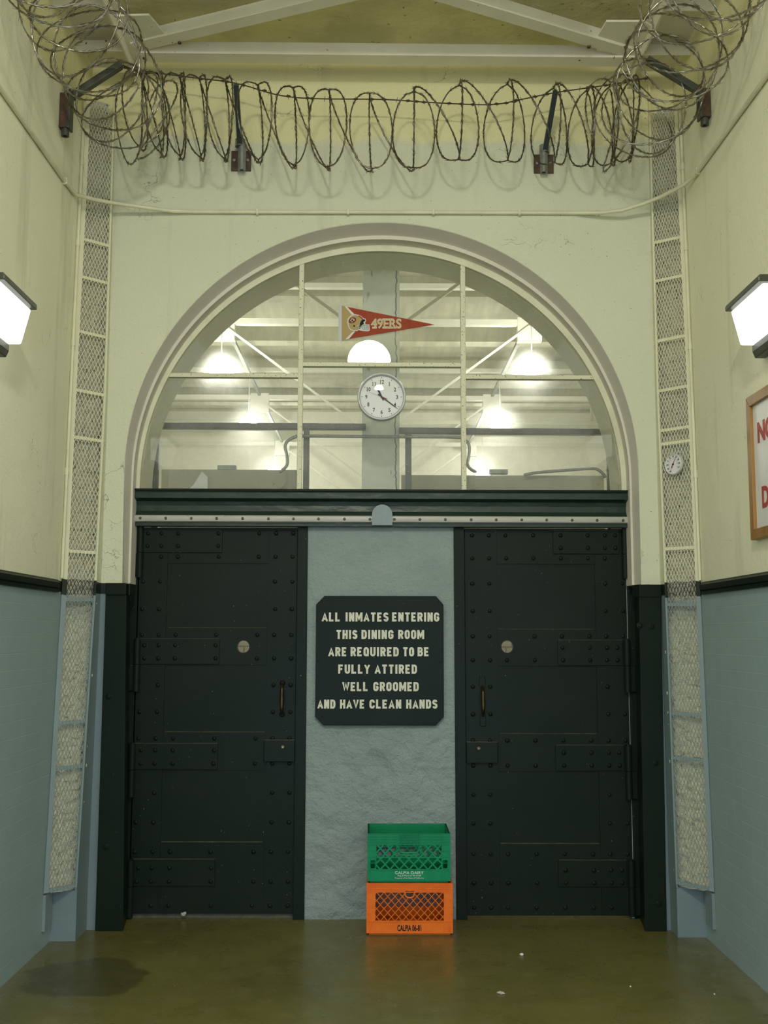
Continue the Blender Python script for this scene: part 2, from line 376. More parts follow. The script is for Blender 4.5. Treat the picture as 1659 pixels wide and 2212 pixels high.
def column_mat():
    m, nt, b = new_mat('cracked_grey_column'); co = coord(nt, True)
    c = mixc(nt, ramp(nt, nz(nt, co, 6, 5, 0.65), 0.4, 0.7), (0.78, 0.80, 0.69), (0.66, 0.69, 0.60))
    c = mixc(nt, ramp(nt, nz(nt, co, 7, 4, 0.6, (1.6, 1.6, 0.5)), 0.64, 0.68, 0, 0.8), c, (0.24, 0.26, 0.23))
    sep = nt.nodes.new('ShaderNodeSeparateXYZ'); nt.links.new(co, sep.inputs[0])
    wv = mathn(nt, 'MULTIPLY', mathn(nt, 'SUBTRACT', nz(nt, co, 7, 5, 0.7, (0.01, 0.01, 1)), 0.5), 0.06)
    dx = mathn(nt, 'ABSOLUTE', mathn(nt, 'SUBTRACT', mathn(nt, 'ADD', sep.outputs[0], wv), 0.132))
    c = mixc(nt, mathn(nt, 'MULTIPLY', ramp(nt, dx, 0.002, 0.006, 1, 0), ramp(nt, nz(nt, co, 3, 3), 0.35, 0.5)), c, (0.06, 0.065, 0.06))
    nt.links.new(c, b.inputs['Base Color']); b.inputs['Roughness'].default_value = 0.8
    bump(nt, b, nz(nt, co, 25, 4), 0.4, 0.01); return m
M['column'] = column_mat()
def tile_mat():
    m, nt, b = new_mat('pale_vestibule_tile'); co = coord(nt, True)
    sep = nt.nodes.new('ShaderNodeSeparateXYZ'); nt.links.new(co, sep.inputs[0])
    cb = nt.nodes.new('ShaderNodeCombineXYZ'); nt.links.new(sep.outputs[0], cb.inputs[0]); nt.links.new(sep.outputs[2], cb.inputs[1])
    br = nt.nodes.new('ShaderNodeTexBrick'); nt.links.new(cb.outputs[0], br.inputs['Vector'])
    br.inputs['Scale'].default_value = 1; br.inputs['Brick Width'].default_value = 0.10; br.inputs['Row Height'].default_value = 0.05; br.inputs['Mortar Size'].default_value = 0.007
    br.inputs['Color1'].default_value = (0.82, 0.79, 0.72, 1); br.inputs['Color2'].default_value = (0.78, 0.75, 0.69, 1); br.inputs['Mortar'].default_value = (0.40, 0.38, 0.34, 1)
    nt.links.new(br.outputs['Color'], b.inputs['Base Color']); b.inputs['Roughness'].default_value = 0.3; return m
M['tile'] = tile_mat()
def emit(name, col, strength):
    m = bpy.data.materials.new(name); m.use_nodes = True; nt = m.node_tree
    for n in list(nt.nodes): nt.nodes.remove(n)
    e = nt.nodes.new('ShaderNodeEmission'); e.inputs[0].default_value = (*col, 1); e.inputs[1].default_value = strength
    o = nt.nodes.new('ShaderNodeOutputMaterial'); nt.links.new(e.outputs[0], o.inputs[0]); return m
M['glow_pend'] = emit('glowing_opal_glass', (1.0, 0.985, 0.89), L_PEND)
M['glow_pack'] = emit('glowing_lantern_lens', (0.97, 1.0, 0.90), L_PACK)
M['glow_hall'] = emit('glowing_hall_globe', (1.0, 0.98, 0.86), L_HALL)
def glass(name, dusty=True, haze=0.07):
    m = bpy.data.materials.new(name); m.use_nodes = True; nt = m.node_tree
    for n in list(nt.nodes): nt.nodes.remove(n)
    out = nt.nodes.new('ShaderNodeOutputMaterial')
    tr = nt.nodes.new('ShaderNodeBsdfTransparent'); gl = nt.nodes.new('ShaderNodeBsdfGlossy'); gl.inputs['Roughness'].default_value = 0.0
    fr = nt.nodes.new('ShaderNodeFresnel'); fr.inputs[0].default_value = 1.5
    mx = nt.nodes.new('ShaderNodeMixShader')
    nt.links.new(fr.outputs[0], mx.inputs[0]); nt.links.new(gl.outputs[0], mx.inputs[2])
    if dusty:
        tr.inputs[0].default_value = (0.94, 0.96, 0.93, 1)
        co = coord(nt, True)
        rf = nt.nodes.new('ShaderNodeBsdfRefraction'); rf.inputs['Roughness'].default_value = 1.0; rf.inputs['IOR'].default_value = 1.022
        rf.inputs['Color'].default_value = (0.95, 0.97, 0.93, 1)
        m1 = nt.nodes.new('ShaderNodeMixShader')
        hz = ramp(nt, nz(nt, co, 3.5, 5, 0.65), 0.35, 0.7, haze*0.5, haze*1.5); nt.links.new(hz, m1.inputs[0])
        nt.links.new(tr.outputs[0], m1.inputs[1]); nt.links.new(rf.outputs[0], m1.inputs[2])
        df = nt.nodes.new('ShaderNodeBsdfTranslucent'); df.inputs[0].default_value = (0.82, 0.86, 0.76, 1)
        dd = nt.nodes.new('ShaderNodeBsdfDiffuse'); dd.inputs[0].default_value = (0.62, 0.62, 0.5, 1)
        mdd = nt.nodes.new('ShaderNodeMixShader'); mdd.inputs[0].default_value = 0.4
        nt.links.new(df.outputs[0], mdd.inputs[1]); nt.links.new(dd.outputs[0], mdd.inputs[2])
        m2 = nt.nodes.new('ShaderNodeMixShader')
        sp = mathn(nt, 'ADD', ramp(nt, nz(nt, co, 170, 1), 0.69, 0.74, 0, 0.55), ramp(nt, nz(nt, co, 5, 5, 0.7), 0.35, 0.75, 0.10, 0.28))
        nt.links.new(sp, m2.inputs[0]); nt.links.new(m1.outputs[0], m2.inputs[1]); nt.links.new(mdd.outputs[0], m2.inputs[2])
        nt.links.new(m2.outputs[0], mx.inputs[1])
    else:
        nt.links.new(tr.outputs[0], mx.inputs[1])
    nt.links.new(mx.outputs[0], out.inputs[0]); return m
M['glass'] = glass('dusty_window_glass'); M['clear'] = glass('clear_glass', False)

# ------------------------------------------------------------------ the setting
XL, XR = -1.745, 1.82           # side walls
YW, YD = 6.19, 6.43             # front wall face, door face
AX, AZ, AR = 0.037, 2.607, 1.515
ZC = 5.26

m = MB(); m.box(-2.0, 2.1, 3.8, 6.62, -0.1, 0.0); m.box(-7.0, 7.0, -6.0, 3.8, -0.1, 0.0)
struct(m.build('floor', M['floor']), 'glossy olive brown concrete floor with stains and worn edges', 'floor')
m = MB(); m.box(-2.2, 2.3, -1.5, 6.28, ZC, ZC+0.12)
struct(m.build('ceiling', M['ceil']), 'rough stained olive concrete ceiling above the white steel truss', 'ceiling')

def arch(r, z0, xl, xr, n=72, z_mid=None, r_x=AX, r_z=AZ):
    """left jamb foot, round the arch, right jamb foot"""
    pts = [(xl, z0)]
    if z_mid: pts += []
    pts += [(r_x - r*math.cos(PI*k/n), r_z + r*math.sin(PI*k/n)) for k in range(n+1)]
    pts.append((xr, z0)); return pts
def arch_wall(name, y0, y1, r, xl, xr, mat, x0, x1, z1, zc=AZ, rx=AX):
    a = arch(r, 0.0, xl, xr, r_x=rx, r_z=zc)
    mb = MB(); bm = mb.bm
    # front and back as strips from the opening edge out to the rectangle, so no huge n-gon
    outer = []
    for (x, z) in a:
        if z <= zc + 1e-6: outer.append((x0 if x < rx else x1, z))
        else:
            t = math.atan2(z-zc, x-rx); c, s_ = math.cos(t), math.sin(t)
            k = min((x1-rx)/c if c > 1e-6 else 1e9, (x0-rx)/c if c < -1e-6 else 1e9, (z1-zc)/s_ if s_ > 1e-6 else 1e9)
            outer.append((rx+c*k, zc+s_*k))
    V = {}
    def v(tag_, i, p, y):
        if (tag_, i, y) not in V: V[(tag_, i, y)] = bm.verts.new((p[0], y, p[1]))
        return V[(tag_, i, y)]
    n = len(a)
    for i in range(n-1):
        for y in (y0, y1):
            bm.faces.new((v('a', i, a[i], y), v('a', i+1, a[i+1], y), v('o', i+1, outer[i+1], y), v('o', i, outer[i], y)))
        bm.faces.new((v('a', i, a[i], y0), v('a', i+1, a[i+1], y0), v('a', i+1, a[i+1], y1), v('a', i, a[i], y1)))
    # corner triangles of the rectangle
    for sx in (x0, x1):
        ids = [i for i in range(n-1) if (abs(outer[i][0]-sx) < 1e-6) != (abs(outer[i+1][0]-sx) < 1e-6)]
        for i in ids:
            for y in (y0, y1):
                bm.faces.new((v('o', i, outer[i], y), v('o', i+1, outer[i+1], y), v('c%g' % sx, 0, (sx, z1), y)))
    return mb
mb = arch_wall('wall_front', YW, YW+0.11, AR, -1.440, 1.540, None, XL-0.05, XR+0.05, ZC+0.02)
wf = struct(mb.build('wall_front', M['front']), 'cream plaster end wall with the big round arch', 'wall')
# two stepped soffits of the arch, in the greyer cream paint
def ring(mb, y0, r0, c0, y1, r1, c1, ro, zlow, n=72):
    A0 = arch(r0, zlow, AX-r0, AX+r0, n, r_z=c0); A1 = arch(r1, zlow, AX-r1, AX+r1, n, r_z=c1); B = arch(ro, zlow, AX-ro, AX+ro, n)
    va = [[mb.bm.verts.new((p[0], y, p[1])) for p in A] for y, A in ((y0, A0), (y1, A1))]
    vb = [[mb.bm.verts.new((p[0], y, p[1])) for p in B] for y in (y0, y1)]
    for i in range(len(B)-1):
        for q in ((va[0][i], va[0][i+1], va[1][i+1], va[1][i]), (vb[0][i], vb[0][i+1], vb[1][i+1], vb[1][i]),
                  (va[0][i], va[0][i+1], vb[0][i+1], vb[0][i]), (va[1][i], va[1][i+1], vb[1][i+1], vb[1][i])):
            mb.bm.faces.new(q)
    for i in (0, -1): mb.bm.faces.new((va[0][i], va[1][i], vb[1][i], vb[0][i]))
m = MB(); ring(m, YW+0.003, AR-0.002, AZ, YW+0.108, 1.496, 2.586, AR+0.09, 1.94)
ring(m, YW+0.1085, 1.484, 2.574, YW+0.258, 1.480, 2.562, AR+0.088, 1.94)
struct(m.build('trim_1', M['soffit'], smooth=True), 'grey cream stepped arch reveal round the fanlight window', 'arch trim')
mb = arch_wall('wall_front_inner', YW+0.26, YW+0.60, 1.475, AX-1.475, AX+1.475, None, -3.0, 3.1, 5.7, zc=2.56)
struct(mb.build('wall_inner', M['hallwall']), 'grey plaster wall thickness showing behind the arched glass', 'wall')

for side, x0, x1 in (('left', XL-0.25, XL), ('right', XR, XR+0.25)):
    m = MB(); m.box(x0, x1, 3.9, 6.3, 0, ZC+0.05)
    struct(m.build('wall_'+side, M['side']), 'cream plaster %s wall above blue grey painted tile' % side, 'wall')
# boxed ledge along the head of each side wall
for i, (side, xa, xb) in enumerate((('left', XL, XL+0.24), ('right', XR-0.24, XR))):
    m = MB(); m.box(xa, xb, 3.9, YW, 5.10, ZC+0.02)
    m2 = m.build('trim_%d' % (2+i), M['white_steel']); struct(m2, 'pale boxed ledge under the ceiling along the %s wall' % side, 'ledge')

# dado mouldings
for i, (side, x, sg) in enumerate((('left', XL, 1), ('right', XR, -1))):
    prof = [(0,1.868),(0.016,1.870),(0.020,1.884),(0.012,1.890),(0.022,1.898),(0.024,1.922),(0.014,1.930),(0.010,1.938),(0,1.940)]
    m = MB(); m.prism([(x+sg*a, 3.9, z) for a, z in prof], (0, (5.84 if sg > 0 else 5.89)-3.9, 0))
    struct(m.build('trim_%d' % (4+i), M['door']), 'black green moulded dado rail along the %s wall' % side, 'dado rail')

# corner chases : base block, fin, rough fill behind the mesh (the guards lean back towards the top)
STN = {'left': ((0.0, 5.79, -1.608, 5.955), (0.285, 5.806, -1.608, 5.955), (1.95, 5.934, -1.590, 6.080), (3.05, 5.972, -1.587, 6.135), (4.22, 6.040, -1.595, 6.160), (4.90, 6.055, -1.600, 6.165)),
       'right': ((0.0, 5.85, 1.668, 6.035), (0.285, 5.858, 1.662, 6.035), (1.95, 5.937, 1.660, 6.090), (3.05, 5.982, 1.660, 6.140), (4.22, 6.050, 1.660, 6.150), (4.90, 6.090, 1.662, 6.155))}
def edges(side, z):
    """wall-side edge and return-side edge of the guard at height z"""
    T = STN[side]; wx = XL+0.004 if side == 'left' else XR-0.004
    k = max(i for i in range(len(T)-1) if z >= T[i][0] or i == 0); A, B = T[k], T[k+1]; t = (z-A[0])/(B[0]-A[0])
    L = [A[i]+(B[i]-A[i])*t for i in range(4)]
    return Vector((wx, L[1], z)), Vector((L[2], L[3], z))
def chase(side, sg, wx):
    b0 = edges(side, 0.1)[1]; fx = b0.x; yb = b0.y+0.012
    m = MB()
    m.prism([(wx, yb, 0), (fx, yb, 0), (fx, YW, 0), (wx, YW, 0)], (0, 0, 0.265))
    zs = [0.265, 1.0, 1.95, 3.05, 4.22, 5.0]
    for z0, z1 in zip(zs, zs[1:]):
        p, q = edges(side, z0)[1], edges(side, z1)[1]; w_ = sg*0.010; k = 0.004
        m.hexa([(p.x-w_, p.y+k, z0), (p.x, p.y+k, z0), (p.x-sg*-0.0, YW, z0), (p.x-w_, YW, z0), (q.x-w_, q.y+k, z1), (q.x, q.y+k, z1), (q.x, YW, z1), (q.x-w_, YW, z1)])
    struct(m.build('wall_corner_'+side, M['front']), 'painted corner pilaster at the %s end of the arch wall' % side, 'pilaster')
    m = MB(); nu, nv = 14, 460; nrm = Vector((sg*0.7, -0.7, 0)); g = []
    for j in range(nv+1):
        z = 0.265 + 4.6*j/nv; row = []; A, B = edges(side, z)
        A = Vector((wx, A.y+0.085, z)); B = Vector((B.x-sg*0.005, B.y+0.045, z))
        for i in range(nu+1):
            h = noise.fractal(Vector((i*0.014*30, z*30, sg*5.0)), 0.9, 2.0, 4)
            row.append(m.bm.verts.new(A.lerp(B, i/nu) + nrm*(0.018*h)))
        g.append(row)
    for j in range(nv):
        for i in range(nu): m.bm.faces.new((g[j][i], g[j][i+1], g[j+1][i+1], g[j+1][i]))
    struct(m.build('wall_fill_'+side, M['rubble'], smooth=True), 'rough pitted concrete showing behind the %s wire mesh' % side, 'rough concrete')
    ya = edges(side, 0.2)[0].y
    m = MB(); m.prism([(wx, ya+0.005, 0.09), (wx+sg*0.018, ya+0.005, 0.09), (wx+sg*0.018, ya+0.125, 0.09), (wx, ya+0.125, 0.09)], (0, 0, 0.185))
    tag(m.build('wall_plate', M['blue'], bevel=0.002), 'blue grey plate on the %s wall just under the wire mesh' % side, 'plate')
chase('left', 1, XL)
chase('right', -1, XR)

# ------------------------------------------------------------------ wire mesh guards
def guard(side, z0, z1, bars, label):
    sg = 1 if side == 'left' else -1
    a, b = edges(side, z0); W = (b-a).length; nrm = Vector((sg*0.7, -0.72, 0)).normalized()
    root = empty('mesh_guard', (a+b)/2)
    tag(root, label, 'wire mesh guard', 'wire mesh guards of the corners')
    def P(s_, z, k=0.0):
        A, B = edges(side, z); return A.lerp(B, s_/W) + nrm*k
    m = MB(); sw, lw = 0.0212, 0.0475
    n0 = -int((z1-z0)/lw)-2; n1 = int(W/sw + (z1-z0)/lw)+2
    for fam in (1, -1):
        for n in range(n0, n1+1):
            (sa, za), (sb, zb_) = [(s_, z0 + fam*(n - s_/sw)*lw) for s_ in (0.012, W-0.004)]
            if max(za, zb_) < z0 or min(za, zb_) > z1: continue
            def clip(s_, z, so, zo):
                if z < z0: t = (z0-z)/(zo-z); return s_+(so-s_)*t, z0
                if z > z1: t = (z1-z)/(zo-z); return s_+(so-s_)*t, z1
                return s_, z
            A = clip(sa, za, sb, zb_); B = clip(sb, zb_, sa, za)
            if abs(A[0]-B[0]) < 0.003: continue
            m.bar(P(*A, 0.001*fam), P(*B, 0.001*fam), 0.0025, 0.0022, up=nrm)
    hold(m.build('wire_mesh', M['mesh']), root)
    for s0, s1 in ((0.0, 0.028), (W-0.011, W)):
        m = MB(); zs = [z0, 1.0, 1.95, 3.05, 4.22, z1]
        for za, zb_ in zip(zs, zs[1:]):
            m.hexa([P(s0, za, 0.004), P(s1, za, 0.004), P(s1, za, -0.006), P(s0, za, -0.006), P(s0, zb_, 0.004), P(s1, zb_, 0.004), P(s1, zb_, -0.006), P(s0, zb_, -0.006)])
        hold(m.build('side_bar', M['mesh']), root)
    for z in bars:
        m = MB(); m.prism([P(0.02, z-0.011, -0.002), P(W-0.006, z-0.011, -0.002), P(W-0.006, z-0.011, -0.014), P(0.02, z-0.011, -0.014)], (0, 0, 0.017))
        hold(m.build('cross_bar', M['mesh']), root)
    return root
zb = lambda px, ys, Y: [at(px, y, Y).z for y in ys]
guard('left', 0.285, 4.82, [0.296]+zb(160, (1653, 1557, 1294, 1191, 945, 843, 715, 595, 512), 6.02),
      'tall wire mesh strip in the left corner, without a dial on it')
guard('right', 0.285, 4.80, [0.296]+zb(1470, (1637, 1541, 1305, 1183, 953, 923, 835, 725, 593, 508), 6.03),
      'tall wire mesh strip in the right corner, the one carrying the thermometer')
# thin riser beside each guard
for sg, x, y, lab in ((1, XL+0.012, 5.90, 'thin cream riser pipe against the left wall beside the mesh'), (-1, XR-0.012, 5.915, 'thin cream riser pipe against the right wall beside the mesh')):
    m = MB(); m.tube([(x, y, 1.95), (x, y+0.10, 4.8)], 0.009, 8)
    o = m.build('riser_pipe', M['cream'], smooth=True); tag(o, lab, 'pipe', 'riser pipes by the mesh')
    for z in (2.55, 3.3, 3.9, 4.4):
        m = MB(); yy = y+0.10*(z-1.95)/2.85; m.tube([(x, yy, z-0.02), (x, yy, z+0.02)], 0.0125, 8); m.build('coupling', M['cream'], o, smooth=True)

# ------------------------------------------------------------------ fanlight window
GY = 6.40; WR = 1.457; WZ = 2.553; ZS = 2.506
m = MB()
n = 72
def rr(r, z): return [(0.033 - r*math.cos(PI*k/n), z + r*math.sin(PI*k/n)) for k in range(n+1)]
A = rr(WR, WZ); B = rr(WR+0.06, WZ+0.0)
A = [(A[0][0], ZS)] + A + [(A[-1][0], ZS)]; B = [(B[0][0], ZS)] + B + [(B[-1][0], ZS)]
for i in range(len(A)-1):
    p = [Vector((q[0], 0, q[1])) for q in (A[i], A[i+1], B[i+1], B[i])]
    m.hexa([(q.x, 6.372, q.z) for q in p] + [(q.x, 6.435, q.z) for q in p])
bmesh.ops.remove_doubles(m.bm, verts=m.bm.verts[:], dist=1e-5)
bmesh.ops.delete(m.bm, geom=[f for f in m.bm.faces if len([1 for e in f.edges if len(e.link_faces) > 2]) >= 4], context='FACES_ONLY')
win = m.build('window_1', M['cream']); struct(win, 'half round fanlight of dusty panes with cream bars above the doors', 'window')
def arch_z(x): return WZ + math.sqrt(max(WR**2 - (x-0.033)**2, 0))
def arch_xs(z): h = math.sqrt(max(WR**2-(z-WZ)**2, 0)) if z > WZ else WR; return 0.033-h, 0.033+h
mxl = (at(651, 575, GY).x + at(648, 1055, GY).x)/2; mxr = (at(998, 580, GY).x + at(1003, 1055, GY).x)/2
zl = at(520, 812, GY).z; zr = at(1140, 816, GY).z; zc_ = at(825, 789, GY).z
for x in (mxl, mxr):
    m = MB(); m.box(x-0.015, x+0.015, 6.378, 6.425, ZS, arch_z(x)+0.01); m.build('muntin', M['rust_cream'], win, bevel=0.003)
for x0, x1, z in ((arch_xs(zl)[0]-0.01, mxl-0.012, zl), (mxl+0.012, mxr-0.012, zc_), (mxr+0.012, arch_xs(zr)[1]+0.01, zr)):
    m = MB(); m.box(x0, x1, 6.380, 6.423, z-0.013, z+0.013); m.build('muntin', M['rust_cream'], win, bevel=0.003)
m = MB()
pts = [(0.033-WR-0.01, ZS)] + [(0.033-(WR+0.01)*math.cos(PI*k/n), WZ+(WR+0.01)*math.sin(PI*k/n)) for k in range(n+1)] + [(0.033+WR+0.01, ZS)]
m.poly([(x, GY, z) for x, z in pts])
m.build('glass', M['glass'], win)

# ------------------------------------------------------------------ lintel over the doors
x0, x1 = at(289, 1080, 6.36).x, at(1364, 1085, 6.36).x
Z = lambda y: at(820, y+0.5, 6.37).z
prof = [(6.44, Z(1062)), (6.345, Z(1062)), (6.340, Z(1066)), (6.340, Z(1078)), (6.352, Z(1079)), (6.385, Z(1083)), (6.392, Z(1092)), (6.390, Z(1104)), (6.378, Z(1112)),
        (6.372, Z(1113)), (6.372, Z(1130)), (6.366, Z(1131)), (6.366, Z(1137)), (6.44, Z(1137))]
m = MB(); m.prism([(x0, y, z) for y, z in prof], (x1-x0, 0, 0))
lin = struct(m.build('trim_6', M['dent'], smooth=False), 'dark green dented sheet metal lintel above the two doors', 'lintel')
m = MB(); m.prism([(x0+0.004, 6.376, Z(1113)), (x0+0.004, 6.362, Z(1115)), (x0+0.004, 6.356, Z(1120.5)), (x0+0.004, 6.362, Z(1127)), (x0+0.004, 6.376, Z(1129))], (x1-x0-0.008, 0, 0))
strip = m.build('metal_strip', M['silver'], lin, smooth=True); strip['label'] = 'worn white metal strip with a row of dark screws'
for px in (303, 358, 413, 468, 524, 580, 634, 688, 744, 799, 852, 907, 962, 1018, 1072, 1127, 1181, 1236, 1290, 1346):
    p = at(px, 1119 + (px-303)*0.0048, 6.357); mm = Matrix.Translation(p) @ Matrix.Rotation(PI/2, 4, 'X')
    m = MB(); m.lathe([(0, 0.004), (0.006, 0.003), (0.0085, 0.0), (0.0085, -0.006)], mm, 12); m.build('screw', M['armg'], strip, smooth=True)
m = MB(); c = at(825.5, 1112, 6.355); r_ = 0.0615; zb_ = at(825, 1135, 6.355).z
pts = [(c.x-r_, zb_), (c.x-r_, c.z)] + [(c.x-r_*math.cos(PI*k/20), c.z+r_*math.sin(PI*k/20)*1.0) for k in range(1, 20)] + [(c.x+r_, c.z), (c.x+r_, zb_)]
m.prism([(x, 6.345, z) for x, z in pts], (0, 0.012, 0))
tab = m.build('arched_plate', M['blue'], lin, bevel=0.001); tab['label'] = 'small blue grey round topped cover plate'
m = MB(); m.box(x0-0.006, x1+0.006, 6.336, 6.40, Z(1062)-0.001, Z(1058)); m.build('top_lip', M['door'], lin)

# ------------------------------------------------------------------ jambs, posts, centre pillar
def jamb(nm, px0, px1, pxi, side, bolts, label):
    yf = 6.165
    xa0, xa1 = at(px0[0], 1285, yf).x, at(px0[1], 2009, yf).x
    xb0, xb1 = at(px1[0], 1285, yf).x, at(px1[1], 2009, yf).x
    m = MB(); zt = 1.870
    sl = -0.045 if side == 'l' else 0.045            # the inner cheek slants away towards the hinges
    m.hexa([(xa1, yf, 0), (xb1, yf, 0), (xb1+sl, 6.47, 0), (xa1, 6.47, 0), (xa0, yf, zt), (xb0, yf, zt), (xb0+sl, 6.47, zt), (xa0, 6.47, zt)])
    q = pxi  # inner rebate step reaching the door
    m.box(min(xb0+sl*1.3, q), max(xb0+sl*1.3, q), 6.430, 6.4485, 0, Z(1137))
    e = -0.012 if side == 'l' else 0.012
    o = struct(m.build(nm, M['door'], bevel=0.004), label, 'door jamb')
    # painted cap block above
    m = MB(); m.prism([(xa0, 6.155, zt-0.004), (xb0, 6.155, zt-0.004), (xb0, 6.20, zt-0.004), (xa0, 6.20, zt-0.004)], (0, 0, 0.070))
    m.box(min(xb0, q), max(xb0, q), 6.19, 6.31, zt-0.004, zt+0.066)
    m.build('cap', M['door'], o, bevel=0.006)
    for bx, by in bolts:
        p = at(bx, by, yf); mm = Matrix.Translation(p) @ Matrix.Rotation(PI/2, 4, 'X')
        m = MB(); m.lathe([(0, 0.010), (0.008, 0.009), (0.012, 0.004), (0.017, 0.003), (0.019, 0.0), (0.019, -0.003)], mm, 14); m.build('bolt', M['door'], o, smooth=True)
DXL = at(305, 1139, YD).x; DXR = at(1352, 1140, YD).x
jamb('trim_7', (228, 205), (273, 266), DXL, 'l', ((235, 1504), (229, 1829)), 'heavy black green jamb left of the left door')
jamb('trim_8', (1428, 1441), (1380, 1393), DXR, 'r', ((1407, 1354), (1382, 1351), (1416, 1648), (1423, 1952)), 'heavy black green jamb right of the right door')
plx, prx = (at(665, 1140, 6.41).x+at(657, 1985, 6.41).x)/2, (at(978, 1140, 6.41).x+at(986, 1985, 6.41).x)/2
dlx = (at(643, 1140, YD).x + at(632, 1970, YD).x)/2; drx = (at(1003, 1140, YD).x+at(1010, 1970, YD).x)/2
for nm, a_, b_, lab in (('trim_9', (643, 632), (665, 657), 'black green post between the left door and the grey pillar'), ('trim_10', (980, 986), (1003, 1010), 'black green post between the grey pillar and the right door')):
    p = [at(a_[1], 1987, 6.40).x, at(b_[1], 1987, 6.40).x, at(a_[0], 1137, 6.40).x, at(b_[0], 1137, 6.40).x]; zt = Z(1137)
    m = MB(); m.hexa([(p[0], 6.405, 0), (p[1], 6.405, 0), (p[1], 6.50, 0), (p[0], 6.50, 0), (p[2], 6.405, zt), (p[3], 6.405, zt), (p[3], 6.50, zt), (p[2], 6.50, zt)])
    struct(m.build(nm, M['door'], bevel=0.003), lab, 'door post')
p = [at(657, 1987, 6.42).x-0.006, at(986, 1987, 6.42).x+0.006, at(665, 1137, 6.42).x-0.006, at(978, 1137, 6.42).x+0.006]; zt = Z(1135)
m = MB(); nu, nv = 60, 150; g = []
for j in range(nv+1):
    row = []; t = j/nv
    for i in range(nu+1):
        s_ = i/nu; x = (p[0]*(1-t)+p[2]*t)*(1-s_) + (p[1]*(1-t)+p[3]*t)*s_; z = zt*t
        amp = 0.014 if z < 1.1 else 0.014*max(0.25, 1-(z-1.1)/0.5)
        d = noise.fractal(Vector((x*5, z*5, 0.3)), 0.8, 2.1, 5)*amp
        edge = min(1, 8*s_, 8*(1-s_)); row.append(m.bm.verts.new((x, 6.418-d*edge, z)))
    g.append(row)
for j in range(nv):
    for i in range(nu): m.bm.faces.new((g[j][i], g[j][i+1], g[j+1][i+1], g[j+1][i]))
bot = [m.bm.verts.new((v.co.x, 6.50, v.co.z)) for v in (g[0][0], g[0][-1], g[-1][-1], g[-1][0])]
m.bm.faces.new(bot[::-1])
m.bm.faces.new([g[0][i] for i in range(nu+1)][::-1] + [bot[0], bot[1]])
m.bm.faces.new([g[-1][i] for i in range(nu+1)] + [bot[2], bot[3]])
m.bm.faces.new([g[j][0] for j in range(nv+1)] + [bot[3], bot[0]])
m.bm.faces.new([g[j][-1] for j in range(nv, -1, -1)] + [bot[1], bot[2]])
struct(m.build('wall_pillar', M['pillar'], smooth=True), 'rough blue grey painted pillar between the two doors', 'pillar')

# ------------------------------------------------------------------ the two riveted doors
c5 = lambda x, y: (250+x/3.858, 1040+y/3.858)
c6 = lambda x, y: (200+x/3.456, 1560+y/3.456)
c7 = lambda x, y: (960+x/3.456, 1040+y/3.456)
c8 = lambda x, y: (960+x/3.318, 1560+y/3.318)
RIV_ME = None
def rivet_mesh():
    global RIV_ME
    if RIV_ME is None:
        m = MB(); m.lathe([(0, 0.0125), (0.006, 0.0115), (0.0105, 0.008), (0.0125, 0.003), (0.0128, 0.001), (0.0165, 0.0004), (0.0165, -0.003)], Matrix.Rotation(PI/2, 4, 'X'), 16)
        o = m.build('rivet', M['door'], smooth=True); RIV_ME = o.data; bpy.data.objects.remove(o)
    return RIV_ME
def rivet(p, parent):
    o = bpy.data.objects.new('rivet', rivet_mesh()); COL.objects.link(o); o.location = p; o.parent = parent
    o.rotation_euler = (0, random.uniform(0, 6), 0); s_ = random.uniform(0.92, 1.06); o.scale = (s_, s_, s_)
def rect(q0, q1, Y):          # pixel corners of an upright rectangle -> x0,x1,z0,z1
    a, b = at(*q0, Y), at(*q1, Y); return min(a.x, b.x), max(a.x, b.x), min(a.z, b.z), max(a.z, b.z)
def bx_hole(m, x0, x1, y0, y1, z0, z1, hx, hz, r):
    h = r*1.5
    m.box(x0, hx-h, y0, y1, z0, z1); m.box(hx+h, x1, y0, y1, z0, z1)
    m.box(hx-h, hx+h, y0, y1, z0, hz-h); m.box(hx-h, hx+h, y0, y1, hz+h, z1)
    k = 32; C = []; Q = []
    for i in range(k):
        t = 2*PI*i/k + PI/4; c_, s_ = math.cos(t), math.sin(t); q = h/max(abs(c_), abs(s_))
        C.append((hx+r*c_, hz+r*s_)); Q.append((hx+q*c_, hz+q*s_))
    vv = {}
    for i in range(k):
        for y in (y0, y1):
            vv[i, y, 0] = m.bm.verts.new((C[i][0], y, C[i][1])); vv[i, y, 1] = m.bm.verts.new((Q[i][0], y, Q[i][1]))
    for i in range(k):
        j = (i+1) % k
        for y in (y0, y1): m.bm.faces.new((vv[i, y, 0], vv[j, y, 0], vv[j, y, 1], vv[i, y, 1]))
        m.bm.faces.new((vv[i, y0, 0], vv[j, y0, 0], vv[j, y1, 0], vv[i, y1, 0]))

